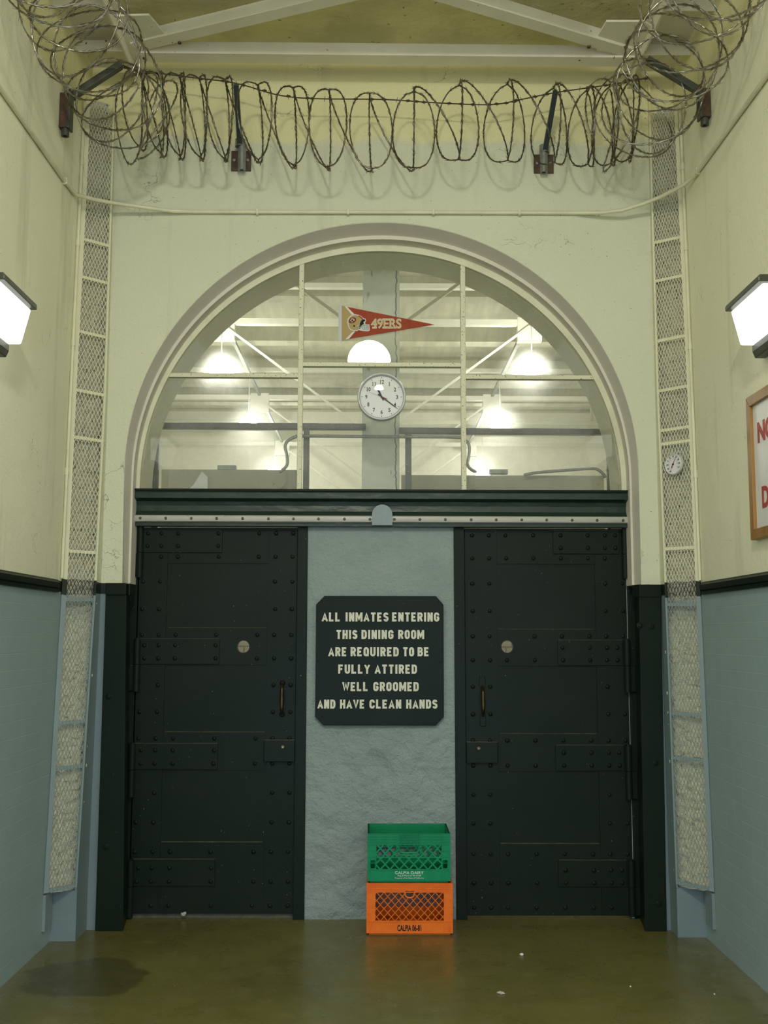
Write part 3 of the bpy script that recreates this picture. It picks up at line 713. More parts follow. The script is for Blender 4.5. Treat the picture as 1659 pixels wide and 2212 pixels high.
def door(nm, label, edge, panels, straps, barrels, leaves, rivets, peep, hinge_left, lockrect, key):
    ex0, ex1, ez0, ez1 = edge
    hp = at(*peep, YD); hr = 0.0375
    YP, YS, YT = YD+0.009, YD+0.05, YD-0.010      # recessed panel, back of slab, strap face
    m = MB()
    bx_hole(m, ex0, ex1, YP, YS, ez0, ez1, hp.x, hp.z, hr)
    R = [rect(a, b, YD) for a, b in panels]        # three sunk panels, top to bottom
    px0 = min(r[0] for r in R); px1 = max(r[1] for r in R)
    m.box(ex0, px0-0.0008, YD, YP+0.001, ez0, ez1); m.box(px1+0.0008, ex1, YD, YP+0.001, ez0, ez1)
    zs = [ez1] + [z for r in R for z in (r[3], r[2])] + [ez0]
    for k in range(0, 8, 2):
        if zs[k+1] < hp.z < zs[k]: bx_hole(m, px0, px1, YD+0.0006, YP+0.001, zs[k+1], zs[k], hp.x, hp.z, hr)
        else: m.box(px0, px1, YD+0.0006, YP+0.001, zs[k+1], zs[k])
    o = struct(m.build(nm, M['door']), label, 'door')
    for r in R:                                    # paler ledge of each sunk panel
        m = MB(); m.prism([(r[0]+0.004, YD+0.0004, r[2]-0.0005), (r[1]-0.004, YD+0.0004, r[2]-0.0005), (r[1]-0.004, YP, r[2]+0.003), (r[0]+0.004, YP, r[2]+0.003)], (0, 0.001, -0.001))
        m.build('panel_ledge', M['ledge'], o)
    used = set()
    for k, (a, b) in enumerate(straps):
        x0, x1, z0, z1 = rect(a, b, YT)
        hx = x0 if hinge_left else x1
        m = MB(); m.box(x0, x1, YT, YD+0.002, z0, z1)
        if k > 0: pass
        st = m.build('hinge_strap', M['door'], o, bevel=0.003)
        bb = barrels[k]; q0, q1 = at(*bb[0], YT), at(*bb[1], YT); xm = (q0.x+q1.x)/2; rad = 0.0205
        zt_, zb2 = max(q0.z, q1.z), min(q0.z, q1.z)
        mid = z0
        m = MB(); m.tube([(xm, YT-0.004, mid+0.001), (xm, YT-0.004, zt_)], rad, 16); m.tube([(xm, YT-0.004, zb2), (xm, YT-0.004, mid-0.002)], rad, 16)
        m.tube([(xm, YT-0.004, zt_-0.005), (xm, YT-0.004, zt_+0.008)], rad*0.6, 12)
        m.build('hinge_barrel', M['door'], st, smooth=True)
        lf = leaves[k]; l0, l1 = at(*lf[0], YT-0.03), at(*lf[1], YT-0.03)
        m = MB(); xa, xb = (l0.x, xm) if hinge_left else (xm, l1.x)
        m.box(xa, xb, YT-0.012, YT+0.004, zb2+0.004, mid-0.004)
        fx = (l0.x if hinge_left else l1.x); s2 = 0.014 if hinge_left else -0.014
        m.box(min(fx, fx+s2), max(fx, fx+s2), YT-0.075, YT+0.002, zb2, mid)
        m.build('hinge_leaf', M['door'], st, bevel=0.002)
        m = MB(); m.box(x0+0.004, x1-0.002, YT+0.0005, YD+0.001, z1-0.0002, z1+0.0012); m.build('top_edge', M['ledge'], st)
        for i, (rx, ry) in enumerate(rivets):
            p = at(rx, ry, YT)
            if x0-0.004 < p.x < x1+0.004 and z0 < p.z < z1: rivet(p, st); used.add(i)
    for i, (rx, ry) in enumerate(rivets):
        if i not in used: rivet(at(rx, ry, YD), o)
    x0, x1, z0, z1 = rect(*lockrect, YD-0.02)
    m = MB(); m.box(x0, x1, YD-0.026, YD, z0, z1); lk = m.build('lock_box', M['door'], o, bevel=0.004)
    m = MB(); m.box(x0, x1, YD-0.024, YD-0.001, z1-0.0004, z1+0.0014); m.build('top_edge', M['ledge'], lk)
    kp = at(*key, YD-0.026); mm = Matrix.Translation(kp) @ Matrix.Rotation(PI/2, 4, 'X')
    m = MB(); m.lathe([(0.006, 0.004), (0.011, 0.004), (0.014, 0.0), (0.014, -0.002)], mm, 20)
    m.build('keyhole_rim', M['brass'], lk, smooth=True)
    m = MB(); m.lathe([(0, 0.001), (0.006, 0.002), (0.006, -0.002)], mm @ Matrix.Scale(1.0, 4), 14); m.build('keyhole', M['galv'], lk, smooth=True)
    mm = Matrix.Translation((hp.x, YD+0.03, hp.z)) @ Matrix.Rotation(PI/2, 4, 'X')
    m = MB(); m.lathe([(0, 0.0), (hr+0.002, 0.0)], mm, 32); m.build('peephole_glass', M['clear'], o)
    return o

RL = []
for y, xs in ((432,(272,384,523,858,1198,1338,1480)),(536,(268,382,522,857)),(627,(380,520,860,1194,1333,1474)),(833,(232,372,1328,1472)),(1063,(223,364,1330,1468)),
              (1277,(220,360,502,839,1181,1320,1463)),(1364,(240,360,497,834)),(1473,(240,357,495,834,1177,1320,1462)),(1695,(353,1315,1458)),(1920,(200,345,1311,1456))):
    RL += [c5(x, y) for x in xs]
for y, xs in ((120,(345,473,602,910,1218,1345,1470)),(210,(364,469,600,909)),(307,(361,465,600,903,1213,1342,1470)),(525,(461,1340,1470)),(745,(324,455,1336,1466)),(966,(316,450,580,882,1202,1331,1459)),
              (1086,(341,443,575,886)),(1187,(330,437,571,882,1199,1330,1459)),(1367,(437,568,883,1190,1325,1458))):
    RL += [c6(x, y) for x in xs]
RR = []
for y, xs in ((402,(205,330,454,660,865,1067,1195,1272)),(496,(866,1070,1196,1274)),(573,(207,333,459,662,867,1070,1195)),(762,(207,335,1199,1325)),(966,(211,337,1202,1331)),
              (1155,(211,337,671,876,1081,1206,1333)),(1240,(880,1085,1212,1288)),(1333,(212,340,466,673,884,1086,1212,1290)),(1531,(211,342,1216)),(1736,(213,343,1221,1346))):
    RR += [c7(x, y) for x in xs]
for y, xs in ((130,(204,325,449,651,852,1051,1175,1296)),(217,(854,1052,1178,1251)),(309,(207,330,453,652,857,1056,1180,1255)),(518,(208,327,1181)),(724,(207,329,1186,1310)),
              (943,(208,331,455,659,862,1063,1187,1311)),(1060,(868,1069,1193,1271)),(1150,(211,334,458,664,870,1072,1197,1273)),(1327,(213,335,457,661,865,1070,1197))):
    RR += [c8(x, y) for x in xs]
edgeL = ((at(302, 1139, YD).x+at(276, 1972, YD).x)/2, dlx, at(450, 1974, YD).z, Z(1137)-0.004)
d1 = door('door_1', 'riveted black green steel door left of the grey pillar', edgeL,
     ((c5(446, 682), c5(1262, 1220)), (c5(418, 1527), c5(1250, 2090)), (c6(520, 358), c6(1272, 897))),
     ((c5(225, 388), c5(886, 594)), (c5(190, 1310), c5(861, 1525)), (c6(312, 158), c6(930, 355)), (c6(300, 1022), c6(910, 1226))),
     ((c5(180, 375), c5(226, 800)), (c5(152, 1312), c5(200, 1750)), (c6(274, 162), c6(312, 558)), (c6(258, 1032), c6(302, 1455))),
     ((c5(112, 585), c5(170, 800)), (c5(82, 1530), c5(140, 1755)), (c6(218, 370), c6(250, 578)), (c6(192, 1245), c6(240, 1500))),
     RL, (525, 1397), True, (c6(1280, 132), c6(1508, 296)), c6(1420, 184))
edgeR = (drx, (at(1347, 1139, YD).x+at(1372, 1976, YD).x)/2, at(1200, 1978, YD).z, Z(1137)-0.004)
d2 = door('door_2', 'riveted black green steel door right of the grey pillar', edgeR,
     ((c7(392, 615), c7(1122, 1105)), (c7(402, 1377), c7(1146, 1885)), (c8(392, 352), c8(1114, 872))),
     ((c7(810, 368), c7(1308, 542)), (c7(845, 1184), c7(1332, 1375)), (c8(796, 164), c8(1290, 350)), (c8(815, 989), c8(1310, 1183))),
     ((c7(1324, 355), c7(1372, 725)), (c7(1338, 1185), c7(1392, 1575)), (c8(1296, 168), c8(1346, 553)), (c8(1314, 992), c8(1372, 1390))),
     ((c7(1372, 530), c7(1424, 718)), (c7(1395, 1380), c7(1450, 1578)), (c8(1350, 365), c8(1408, 575)), (c8(1380, 1192), c8(1440, 1390))),
     RR, (1096.5, 1397), False, (c8(157, 142), c8(384, 294)), c8(246, 187))
def pull(parent, top, bot, lug):
    a, b = at(*top, YD), at(*bot, YD); h = a.z-b.z
    m = MB(); pts = []; rad = []
    for k in range(25):
        t = k/24; z = a.z - h*t; k2 = math.sin(PI*t)
        pts.append((a.x*(1-t)+b.x*t, YD-0.006-0.034*min(1, k2*1.7), z)); rad.append(0.0075+0.0045*k2)
    m.tube(pts, rad, 10); hd = m.build('handle', M['brass'], parent, smooth=True)
    hd['label'] = 'worn bronze pull handle'
    if lug:
        for z0_, z1_ in ((a.z-0.012, a.z+0.062), (b.z-0.062, b.z+0.012)):
            m = MB(); xx = a.x if z0_ > b.z+0.03 else b.x
            m.prism([(xx-0.017, YD-0.008, z0_), (xx+0.017, YD-0.008, z0_), (xx+0.019, YD-0.008, (z0_+z1_)/2), (xx+0.015, YD-0.008, z1_), (xx-0.015, YD-0.008, z1_), (xx-0.019, YD-0.008, (z0_+z1_)/2)], (0, 0.009, 0))
            m.build('handle_lug', M['door'], hd, bevel=0.003)
    else:
        for q in (top, bot):
            p_ = at(q[0], q[1], YD); mm = Matrix.Translation(p_) @ Matrix.Rotation(PI/2, 4, 'X')
            m = MB(); m.lathe([(0, 0.016), (0.008, 0.014), (0.014, 0.008), (0.017, 0.002), (0.017, -0.002)], mm, 16); m.build('handle_lug', M['door'], hd, smooth=True)
pull(d1, c5(1390, 1680), c5(1387, 1940), False)
pull(d2, c7(283, 1525), c7(287, 1750), True)
# threshold board showing under the left door
m = MB(); m.box(edgeL[0]+0.01, edgeL[1], YD+0.02, YD+0.1, 0.0, 0.03)
struct(m.build('trim_11', M['ledge']), 'worn brown threshold strip under the left door', 'threshold')

# ------------------------------------------------------------------ brush strokes of the notice's capitals
def arcp(cx_, cy_, rx, ry, a0, a1, n_=7):
    return [(cx_+rx*math.cos(math.radians(a0+(a1-a0)*k/n_)), cy_+ry*math.sin(math.radians(a0+(a1-a0)*k/n_))) for k in range(n_+1)]
def glyph(c):
    """strokes of a narrow block capital in a box of width 1 and height 1 (centre lines)"""
    l, r, b, t, mid = 0.19, 0.81, 0.10, 0.90, 0.5; rx, ry = 0.31, 0.20
    O = arcp(0.5, t-ry, rx, ry, 0, 180) + arcp(0.5, b+ry, rx, ry, 180, 360) + [(r, t-ry)]
    return {'A': [[(0.12, 0), (0.5, 0.96), (0.88, 0)], [(0.27, 0.30), (0.73, 0.30)]],
        'B': [[(l, 0), (l, 1)], [(l, t), (0.55, t)] + arcp(0.55, 0.71, 0.24, 0.19, 90, -90) + [(l, 0.52)], [(0.55, 0.52)] + arcp(0.55, 0.31, 0.28, 0.21, 90, -90) + [(l, b)]],
        'C': [arcp(0.5, t-ry, rx, ry, -12, 180) + arcp(0.5, b+ry, rx, ry, 180, 372)],
        'D': [[(l, 0), (l, 1)], [(l, t), (0.48, t)] + arcp(0.48, t-0.24, 0.33, 0.24, 90, 0) + arcp(0.48, b+0.24, 0.33, 0.24, 0, -90) + [(l, b)]],
        'E': [[(l, 0), (l, 1)], [(l, t), (0.90, t)], [(l, mid), (0.78, mid)], [(l, b), (0.90, b)]],
        'F': [[(l, 0), (l, 1)], [(l, t), (0.90, t)], [(l, mid), (0.78, mid)]],
        'G': [arcp(0.5, t-ry, rx, ry, -8, 180) + arcp(0.5, b+ry, rx, ry, 180, 360) + [(r, 0.46)], [(0.52, 0.46), (0.92, 0.46)]],
        'H': [[(l, 0), (l, 1)], [(r, 0), (r, 1)], [(l, mid), (r, mid)]], 'I': [[(0.5, 0), (0.5, 1)]],
        'L': [[(l, 0), (l, 1)], [(l, b), (0.90, b)]], 'M': [[(0.13, 0), (0.13, 1)], [(0.87, 0), (0.87, 1)], [(0.15, 0.94), (0.5, 0.30), (0.85, 0.94)]],
        'N': [[(l, 0), (l, 1)], [(r, 0), (r, 1)], [(l+0.02, 0.95), (r-0.02, 0.05)]], 'O': [O], 'Q': [O, [(0.56, 0.28), (0.88, -0.02)]],
        'R': [[(l, 0), (l, 1)], [(l, t), (0.53, t)] + arcp(0.53, 0.69, 0.27, 0.21, 90, -90) + [(l, 0.48)], [(0.52, 0.48), (0.84, 0)]],
        'S': [arcp(0.5, 0.70, 0.30, 0.20, 12, 180) + [(0.24, 0.60), (0.5, 0.51), (0.76, 0.42)] + arcp(0.5, 0.30, 0.30, 0.20, 0, -168)],
        'T': [[(0.5, 0), (0.5, 1)], [(0.06, t), (0.94, t)]], 'U': [[(l, 1), (l, 0.3)] + arcp(0.5, b+ry, rx, ry, 180, 360) + [(r, 1)]],
        'V': [[(0.12, 1), (0.5, 0.05), (0.88, 1)]], 'W': [[(0.10, 1), (0.30, 0.06), (0.5, 0.80), (0.70, 0.06), (0.90, 1)]], 'Y': [[(0.12, 1), (0.5, 0.48), (0.88, 1)], [(0.5, 0.5), (0.5, 0)]]}[c]
def ribbon(mb, P_, wd, y, th, z0, z1):
    P_ = [p for k, p in enumerate(P_) if k == 0 or (p-P_[k-1]).length > 1e-5]
    n_ = len(P_); L_, R_ = [], []; cl = lambda p: Vector((p.x, min(max(p.y, z0), z1)))
    for k in range(n_):
        d0 = (P_[k]-P_[k-1]).normalized() if k else (P_[1]-P_[0]).normalized()
        d1 = (P_[k+1]-P_[k]).normalized() if k < n_-1 else d0
        n0, n1 = Vector((-d0.y, d0.x)), Vector((-d1.y, d1.x)); mt = (n0+n1)
        mt = mt.normalized() if mt.length > 1e-4 else n0
        k_ = wd/2/max(0.5, mt.dot(n1)); L_.append(cl(P_[k]+mt*k_)); R_.append(cl(P_[k]-mt*k_))
    va = [[mb.bm.verts.new((p.x, y, p.y)) for p in q] for q in (L_, R_)]; vb = [[mb.bm.verts.new((p.x, y+th, p.y)) for p in q] for q in (L_, R_)]
    for k in range(n_-1):
        for q in ((va[0][k], va[0][k+1], va[1][k+1], va[1][k]), (vb[0][k], vb[0][k+1], vb[1][k+1], vb[1][k]), (va[0][k], va[0][k+1], vb[0][k+1], vb[0][k]), (va[1][k], va[1][k+1], vb[1][k+1], vb[1][k])): mb.bm.faces.new(q)
    for k in (0, -1): mb.bm.faces.new((va[0][k], va[1][k], vb[1][k], vb[0][k]))
WIDE = {'I': 0.42, 'M': 1.28, 'W': 1.30, 'A': 1.08, 'L': 0.92, 'E': 0.92, 'F': 0.9}
def paint_word(mb, word, x0, x1, z0, z1, y):
    gap = 0.24; tot = sum(WIDE.get(c, 1.0) for c in word) + gap*(len(word)-1); u = (x1-x0)/tot; H_ = z1-z0; x = x0; k = 0
    for c in word:
        wd = WIDE.get(c, 1.0)*u
        for st in glyph(c):
            ins = 0.0 if c == 'I' else 0.0
            ribbon(mb, [Vector((x + a*wd, z0 + b*H_)) for a, b in st], 0.0122, y - 0.00012*k, 0.0016+0.00012*k, z0, z1); k = (k+1) % 4
        x += wd + gap*u

# ------------------------------------------------------------------ notice on the pillar
sy = 6.385
root = empty('wall_sign', at(820, 1567, sy)); tag(root, 'black sign with cut corners and cream capitals on the grey pillar', 'sign')
a, b = at(682, 1287.5, sy), at(945, 1567, sy); xL0, xR0 = at(682, 1400, sy).x, at(958.5, 1420, sy).x
zt, zb_ = at(820, 1287.5, sy).z, at(820, 1567.5, sy).z; cx_, cz_ = 0.050, 0.051
m = MB(); pts = [(xL0+cx_, zb_), (xR0-cx_, zb_), (xR0, zb_+cz_), (xR0, zt-cz_), (xR0-cx_+0.005, zt), (xL0+cx_, zt), (xL0, zt-cz_), (xL0, zb_+cz_)]
m.prism([(x, sy, z) for x, z in pts], (0, 0.015, 0)); hold(m.build('board', M['door'], bevel=0.001), root)
cs = lambda x, y: at(640+x/3.95, 1040+y/3.95, sy-0.002)
m = MB()
for y0, y1, ws in ((1118, 1194, (('ALL', 218, 375), ('INMATES', 420, 788), ('ENTERING', 818, 1220))), (1268, 1344, (('THIS', 340, 522), ('DINING', 556, 830), ('ROOM', 870, 1090))),
                   (1415, 1492, (('ARE', 274, 430), ('REQUIRED', 463, 874), ('TO', 910, 1005), ('BE', 1035, 1132))), (1563, 1640, (('FULLY', 358, 628), ('ATTIRED', 670, 1030))),
                   (1712, 1789, (('WELL', 393, 613), ('GROOMED', 657, 1045))), (1862, 1938, (('AND', 182, 333), ('HAVE', 373, 583), ('CLEAN', 624, 896), ('HANDS', 938, 1205)))):
    for wtxt, xa, xb in ws:
        p, q = cs(xa, y1), cs(xb, y0); paint_word(m, wtxt, p.x, q.x, p.z, q.z, sy-0.0008)
o = hold(m.build('lettering', M['signtext']), root); o['label'] = 'cream painted capitals in six lines'
for x, y in ((190, 1533), (1230, 1540), (222, 2005), (1218, 2030), (1215, 1020)):
    p = cs(x, y); m = MB(); m.lathe([(0, 0.003), (0.004, 0.0025), (0.0055, 0), (0.0055, -0.002)], Matrix.Translation((p.x, sy, p.z)) @ Matrix.Rotation(PI/2, 4, 'X'), 10)
    hold(m.build('screw', M['door'], smooth=True), root)

# ------------------------------------------------------------------ clock on the glass
cc = at(824.5, 857, 6.365); R = 0.148
root = empty('wall_clock', cc); tag(root, 'round white wall clock with black hands hung against the window glass', 'clock')
FX = Matrix.Translation((cc.x, 6.385, cc.z)) @ Matrix.Rotation(PI/2, 4, 'X')     # local z -> towards the camera
m = MB(); m.lathe([(0, -0.004), (R, -0.004), (R, 0.026), (R-0.004, 0.034), (R-0.010, 0.035), (R-0.017, 0.026), (R-0.018, 0.012)], FX, 64)
hold(m.build('rim', M['clockrim'], smooth=True), root)
m = MB(); m.lathe([(0, 0.013), (R-0.016, 0.013)], FX, 64); hold(m.build('face', M['paper']), root)
m = MB(); fy = 6.385-0.0145
for k in range(12):
    t = PI/6*(k+1); rad = 0.094; s_ = str(k+1)
    x, z = cc.x+rad*math.sin(t), cc.z+rad*math.cos(t); ht = 0.0245; cw = 0.0145; x -= (len(s_)*cw-0.002)/2; z -= ht/2
    for ch in s_:
        if ch == '1':          # a serifed one
            xm = x + 0.0062
            m.box(xm-0.0018, xm+0.0018, fy-0.0003, fy+0.0003, z, z+ht); m.box(xm-0.0048, xm+0.0048, fy-0.0002, fy+0.0004, z, z+0.0016)
            m.prism([(xm-0.0050, fy-0.00025, z+ht*0.80), (xm-0.0010, fy-0.00025, z+ht*0.90), (xm-0.0010, fy-0.00025, z+ht), (xm-0.0050, fy-0.00025, z+ht*0.86)], (0, 0.0005, 0))
        else: fit_text(m, ch, (x, fy, z), (1, 0, 0), (0, 0, 1), 0.0125, ht, 0.014, 0.0006)
        x += cw
for k in range(60):
    t = 2*PI*k/60; d = Vector((math.sin(t), 0, math.cos(t))); c0 = Vector((cc.x, fy, cc.z))
    if k % 5 == 0: m.bar(c0+d*0.116, c0+d*0.125, 0.0028, 0.0006, up=(0, 1, 0))
    else: m.bar(c0+d*0.1195, c0+d*0.1215, 0.0012, 0.0006, up=(0, 1, 0))
hold(m.build('numerals', M['ink']), root)
def hand(nm, ang, l0, l1, w0, w1, y, mat):
    t = math.radians(ang); d = Vector((math.sin(t), 0, math.cos(t))); n_ = Vector((math.cos(t), 0, -math.sin(t))); c0 = Vector((cc.x, y, cc.z))
    m = MB(); m.prism([c0-d*l0-n_*w0, c0-d*l0+n_*w0, c0+d*(l1*0.72)+n_*w1, c0+d*l1, c0+d*(l1*0.72)-n_*w1], (0, 0.0008, 0)); return hold(m.build(nm, mat), root)
hand('hour_hand', -26, 0.025, 0.082, 0.003, 0.0065, fy-0.003, M['ink'])
hand('minute_hand', 127, 0.028, 0.128, 0.004, 0.0028, fy-0.005, M['ink'])
h_ = hand('second_hand', -69, 0.0, 0.098, 0.0008, 0.0004, fy-0.007, M['armg'])
o = hand('counterweight', 111, 0.006, 0.040, 0.002, 0.0022, fy-0.0075, M['red']); o['label'] = 'short red tail of the second hand'
m = MB(); m.lathe([(0, 0.023), (0.005, 0.022), (0.006, 0.013)], FX, 16); hold(m.build('hub', M['ink'], smooth=True), root)
m = MB(); rc = R-0.0165; sph = 1.7; h0 = math.sqrt(sph**2-rc**2)
m.lathe([(0, sph-h0+0.024)] + [(rc*k/10, math.sqrt(sph**2-(rc*k/10)**2)-h0+0.024) for k in range(1, 11)], FX, 48)
hold(m.build('cover_glass', M['clear'], smooth=True), root)

# ------------------------------------------------------------------ felt pennant on the glass
py_ = 6.385
cp = lambda x, y: at(720+x/7.213, 640+y/7.213, py_)
root = empty('pennant', cp(80, 690)); tag(root, 'red and gold triangular felt pennant with a helmet, stuck on the window', 'pennant')
def layer(nm, pts, k, mat, th=0.0008):
    m = MB(); m.prism([(p.x, py_-0.0008*k, p.z) for p in (cp(*q) for q in pts)], (0, th, 0)); return hold(m.build(nm, mat), root)
def edge_y(x, top):            # straight top and bottom edges of the triangle in crop units
    return 148+(x-130)*(442-148)/(1580-130) if top else 684+(x-130)*(442-684)/(1580-130)
layer('felt', ((130, 148), (1580, 442), (130, 684)), 1, M['pred'], 0.002)
layer('gold_field', ((130, 148), (178, edge_y(178, True)), (330, 305), (390, 418), (330, 540), (185, edge_y(185, False)), (130, 684)), 2, M['gold'])
layer('hoist_tape', ((83, 143), (131, 147), (131, 690), (78, 700)), 2.5, M['lilac'], 0.002)
layer('stripe', ((178, edge_y(178, True)), (215, edge_y(215, True)), (330, 282), (295, 300)), 3, M['feltwhite'])
layer('stripe', ((185, edge_y(185, False)), (245, edge_y(245, False)), (345, 545), (300, 555)), 3, M['feltwhite'])
# helmet : white outline, shell, decal, mask
out_ = [(218,405),(226,355),(250,318),(290,292),(345,282),(400,292),(445,320),(470,345),(500,350),(512,385),(495,410),(500,440),(560,440),(572,535),(545,548),(470,545),(415,535),(395,525),(375,545),(320,542),(265,530),(245,500),(228,455)]
layer('helmet_outline', out_, 4, M['feltwhite'])
shell = [(232,405),(240,362),(262,328),(298,304),(345,296),(392,306),(430,332),(452,362),(440,385),(415,400),(405,440),(400,480),(398,515),(372,530),(322,528),(275,518),(258,495),(240,450)]
layer('helmet_shell', shell, 5, M['gold'])
layer('helmet_stripe', [(400,300),(445,330),(475,372),(466,380),(432,345),(392,312)], 5.5, M['pred'])
ov = lambda cx_, cy_, a_, b_, n_=24, tilt=-0.45: [(cx_+a_*math.cos(t)*math.cos(tilt)-b_*math.sin(t)*math.sin(tilt), cy_+a_*math.cos(t)*math.sin(tilt)+b_*math.sin(t)*math.cos(tilt)) for t in [2*PI*i/n_ for i in range(n_)]]
layer('helmet_decal', ov(298, 378, 60, 42), 6, M['ink']); layer('helmet_decal', ov(298, 378, 53, 36), 7, M['pred'])
for q in (((268,372),(330,366),(330,382),(268,390)), ((284,350),(300,348),(300,408),(284,410)), ((300,352),(322,360),(306,384),(292,378)), ((276,392),(292,374),(304,392),(290,404))):
    layer('helmet_decal', q, 8, M['feltwhite'])
layer('helmet_ear_hole', ov(325, 466, 14, 14, 14), 6.5, M['ink'])
layer('helmet_ear_hole', ov(370, 470, 15, 15, 14), 6.5, M['galv'])
layer('face_opening', [(452,365),(492,362),(498,388),(470,402),(478,440),(450,470),(415,505),(402,520),(405,455),(420,405)], 6, M['ink'])
layer('face_opening', [(470,442),(552,450),(561,527),(482,529),(440,505),(452,470)], 6, M['galv'])
m = MB()
for q0, q1 in (((400,500),(470,440)),((470,440),(552,448)),((552,448),(562,528)),((562,528),(480,530)),((480,530),(410,495)),((430,475),(558,490)),((500,445),(505,530)),((535,448),(540,530)),((455,455),(470,525)),((360,470),(420,450))):
    p0, p1 = cp(*q0), cp(*q1); m.bar((p0.x, py_-0.0062, p0.z), (p1.x, py_-0.0062, p1.z), 0.0022, 0.0008, up=(0, 1, 0))
o = hold(m.build('face_mask', M['feltwhite']), root); o['label'] = 'pale grey face mask bars'
def serif_letters(m, k, grow, mat):
    p, q = cp(592-grow, 500+grow), cp(1056+grow, 356-grow)
    fit_text(m, '49ERS', (p.x, py_-0.0008*k, p.z), (1, 0, 0), (0, 0, 1), q.x-p.x, q.z-p.z, 0.03, 0.0006)
    g_ = grow
    for xa, xb, y in ((612, 672, 492), (770, 872, 362), (770, 872, 492), (882, 935, 492), (885, 930, 362), (940, 972, 492)):
        a_, b_ = cp(xa-g_, y-8-g_), cp(xb+g_, y+8+g_); m.box(a_.x, b_.x, py_-0.0008*k-0.00022, py_-0.0008*k+0.00038, b_.z, a_.z)
m = MB(); serif_letters(m, 4, 6, None); hold(m.build('lettering', M['feltwhite'], recalc=False), root)
m = MB(); serif_letters(m, 5, 0, None); hold(m.build('lettering', M['goldl'], recalc=False), root)

# ------------------------------------------------------------------ thermometer on the right mesh
a, b = edges('right', 2.6); a.z = b.z = 0; u = (b-a).normalized(); nrm = Vector((u.y, -u.x, 0)); nrm = -nrm if nrm.y > 0 else nrm
d = ray(1460, 1004); t_ = ((a - Vector((0, 0, EYE)))*1.0).dot(nrm)/d.dot(nrm); tc = Vector((0, 0, EYE)) + d*t_ + nrm*0.020
nrm = Matrix.Rotation(-0.22, 3, 'Z') @ nrm; u = Matrix.Rotation(-0.22, 3, 'Z') @ u
ex = -u                                              # reads left to right as one faces it
if ex.x < 0: ex = -ex
RM = Matrix(((ex.x, 0, nrm.x, tc.x), (ex.y, 0, nrm.y, tc.y), (0, 1, 0, tc.z), (0, 0, 0, 1)))
root = empty('thermometer', tc); tag(root, 'round white dial thermometer with a red needle on the right mesh strip', 'thermometer')
RT_ = 0.061
m = MB(); m.lathe([(0, -0.006), (RT_, -0.006), (RT_, 0.010), (RT_-0.004, 0.013), (RT_-0.008, 0.008)], RM, 40); hold(m.build('rim', M['clockrim'], smooth=True), root)
m = MB(); m.lathe([(0, 0.007), (RT_-0.005, 0.007)], RM, 40); hold(m.build('face', M['paper']), root)
m = MB()
L2W = lambda x, y, z: RM @ Vector((x, y, z))
for k, s_ in enumerate(('-60', '-40', '-20', '0', '20', '40', '60', '80', '100', '120')):
    t = math.radians(-148 + k*296/9*0.90); x, y = 0.0455*math.sin(t), 0.0455*math.cos(t); wd = 0.0058*len(s_); ht = 0.0105
    fit_text(m, s_, L2W(x-wd/2, y-ht/2, 0.0078), ex, (0, 0, 1), wd, ht, 0.01, 0.0005)
for k in range(28):
    t = math.radians(-148 + k*266/27); d_ = (math.sin(t), math.cos(t))
    m.bar(L2W(d_[0]*0.035, d_[1]*0.035, 0.0078), L2W(d_[0]*0.0375, d_[1]*0.0375, 0.0078), 0.0012, 0.0005, up=nrm)
    if k % 3 == 0: m.bar(L2W(d_[0]*0.028, d_[1]*0.028, 0.0078), L2W(d_[0]*0.031, d_[1]*0.031, 0.0078), 0.0025, 0.0005, up=nrm)
hold(m.build('scale', M['ink']), root)
m = MB(); t = math.radians(28); dx, dy = math.sin(t), math.cos(t)
m.prism([L2W(-dx*0.026-dy*0.004, -dy*0.026+dx*0.004, 0.010), L2W(-dx*0.020, -dy*0.020, 0.010), L2W(-dx*0.026+dy*0.004, -dy*0.026-dx*0.004, 0.010), L2W(dy*0.003, -dx*0.003, 0.010), L2W(dx*0.042, dy*0.042, 0.010), L2W(-dy*0.003, dx*0.003, 0.010)], nrm*0.001)
o = hold(m.build('needle', M['red']), root); o['label'] = 'red needle'
m = MB(); m.lathe([(0, 0.014), (0.004, 0.0135), (0.005, 0.007)], RM, 14); hold(m.build('hub', M['ink'], smooth=True), root)

# ------------------------------------------------------------------ framed board on the right wall
p0, p1 = atx(1615, 862, XR-0.02), atx(1629, 1167, XR-0.02); yb0 = (p0.y+p1.y)/2; yb1 = yb0-0.80; z0, z1 = p1.z, p0.z
root = empty('framed_board', (XR, (yb0+yb1)/2, z0)); tag(root, 'white notice board with red capitals in a brown wooden frame on the right wall', 'sign')
m = MB(); m.box(XR-0.018, XR-0.002, yb1+0.02, yb0-0.02, z0+0.02, z1-0.02); hold(m.build('board', M['board']), root)
fw_ = 0.050
for q in (((yb0, z0), (yb0, z1), (yb0-fw_, z1-fw_), (yb0-fw_, z0+fw_)), ((yb1, z0), (yb1, z1), (yb1+fw_, z1-fw_), (yb1+fw_, z0+fw_)),
          ((yb0, z1), (yb1, z1), (yb1+fw_, z1-fw_), (yb0-fw_, z1-fw_)), ((yb0, z0), (yb1, z0), (yb1+fw_, z0+fw_), (yb0-fw_, z0+fw_))):
    m = MB(); m.prism([(XR-0.034, y, z) for y, z in q], (0.033, 0, 0)); hold(m.build('frame_side', M['wood'], bevel=0.003), root)
m = MB()
n0 = atx(1637, 958, XR-0.02); n1 = atx(1637, 912, XR-0.02)
fit_text(m, 'NO', (XR-0.0195, n0.y, n0.z), (0, -1, 0), (0, 0, 1), 0.205, n1.z-n0.z, 0.035, 0.002)
n0 = atx(1647, 1098, XR-0.02); n1 = atx(1646, 1051, XR-0.02)
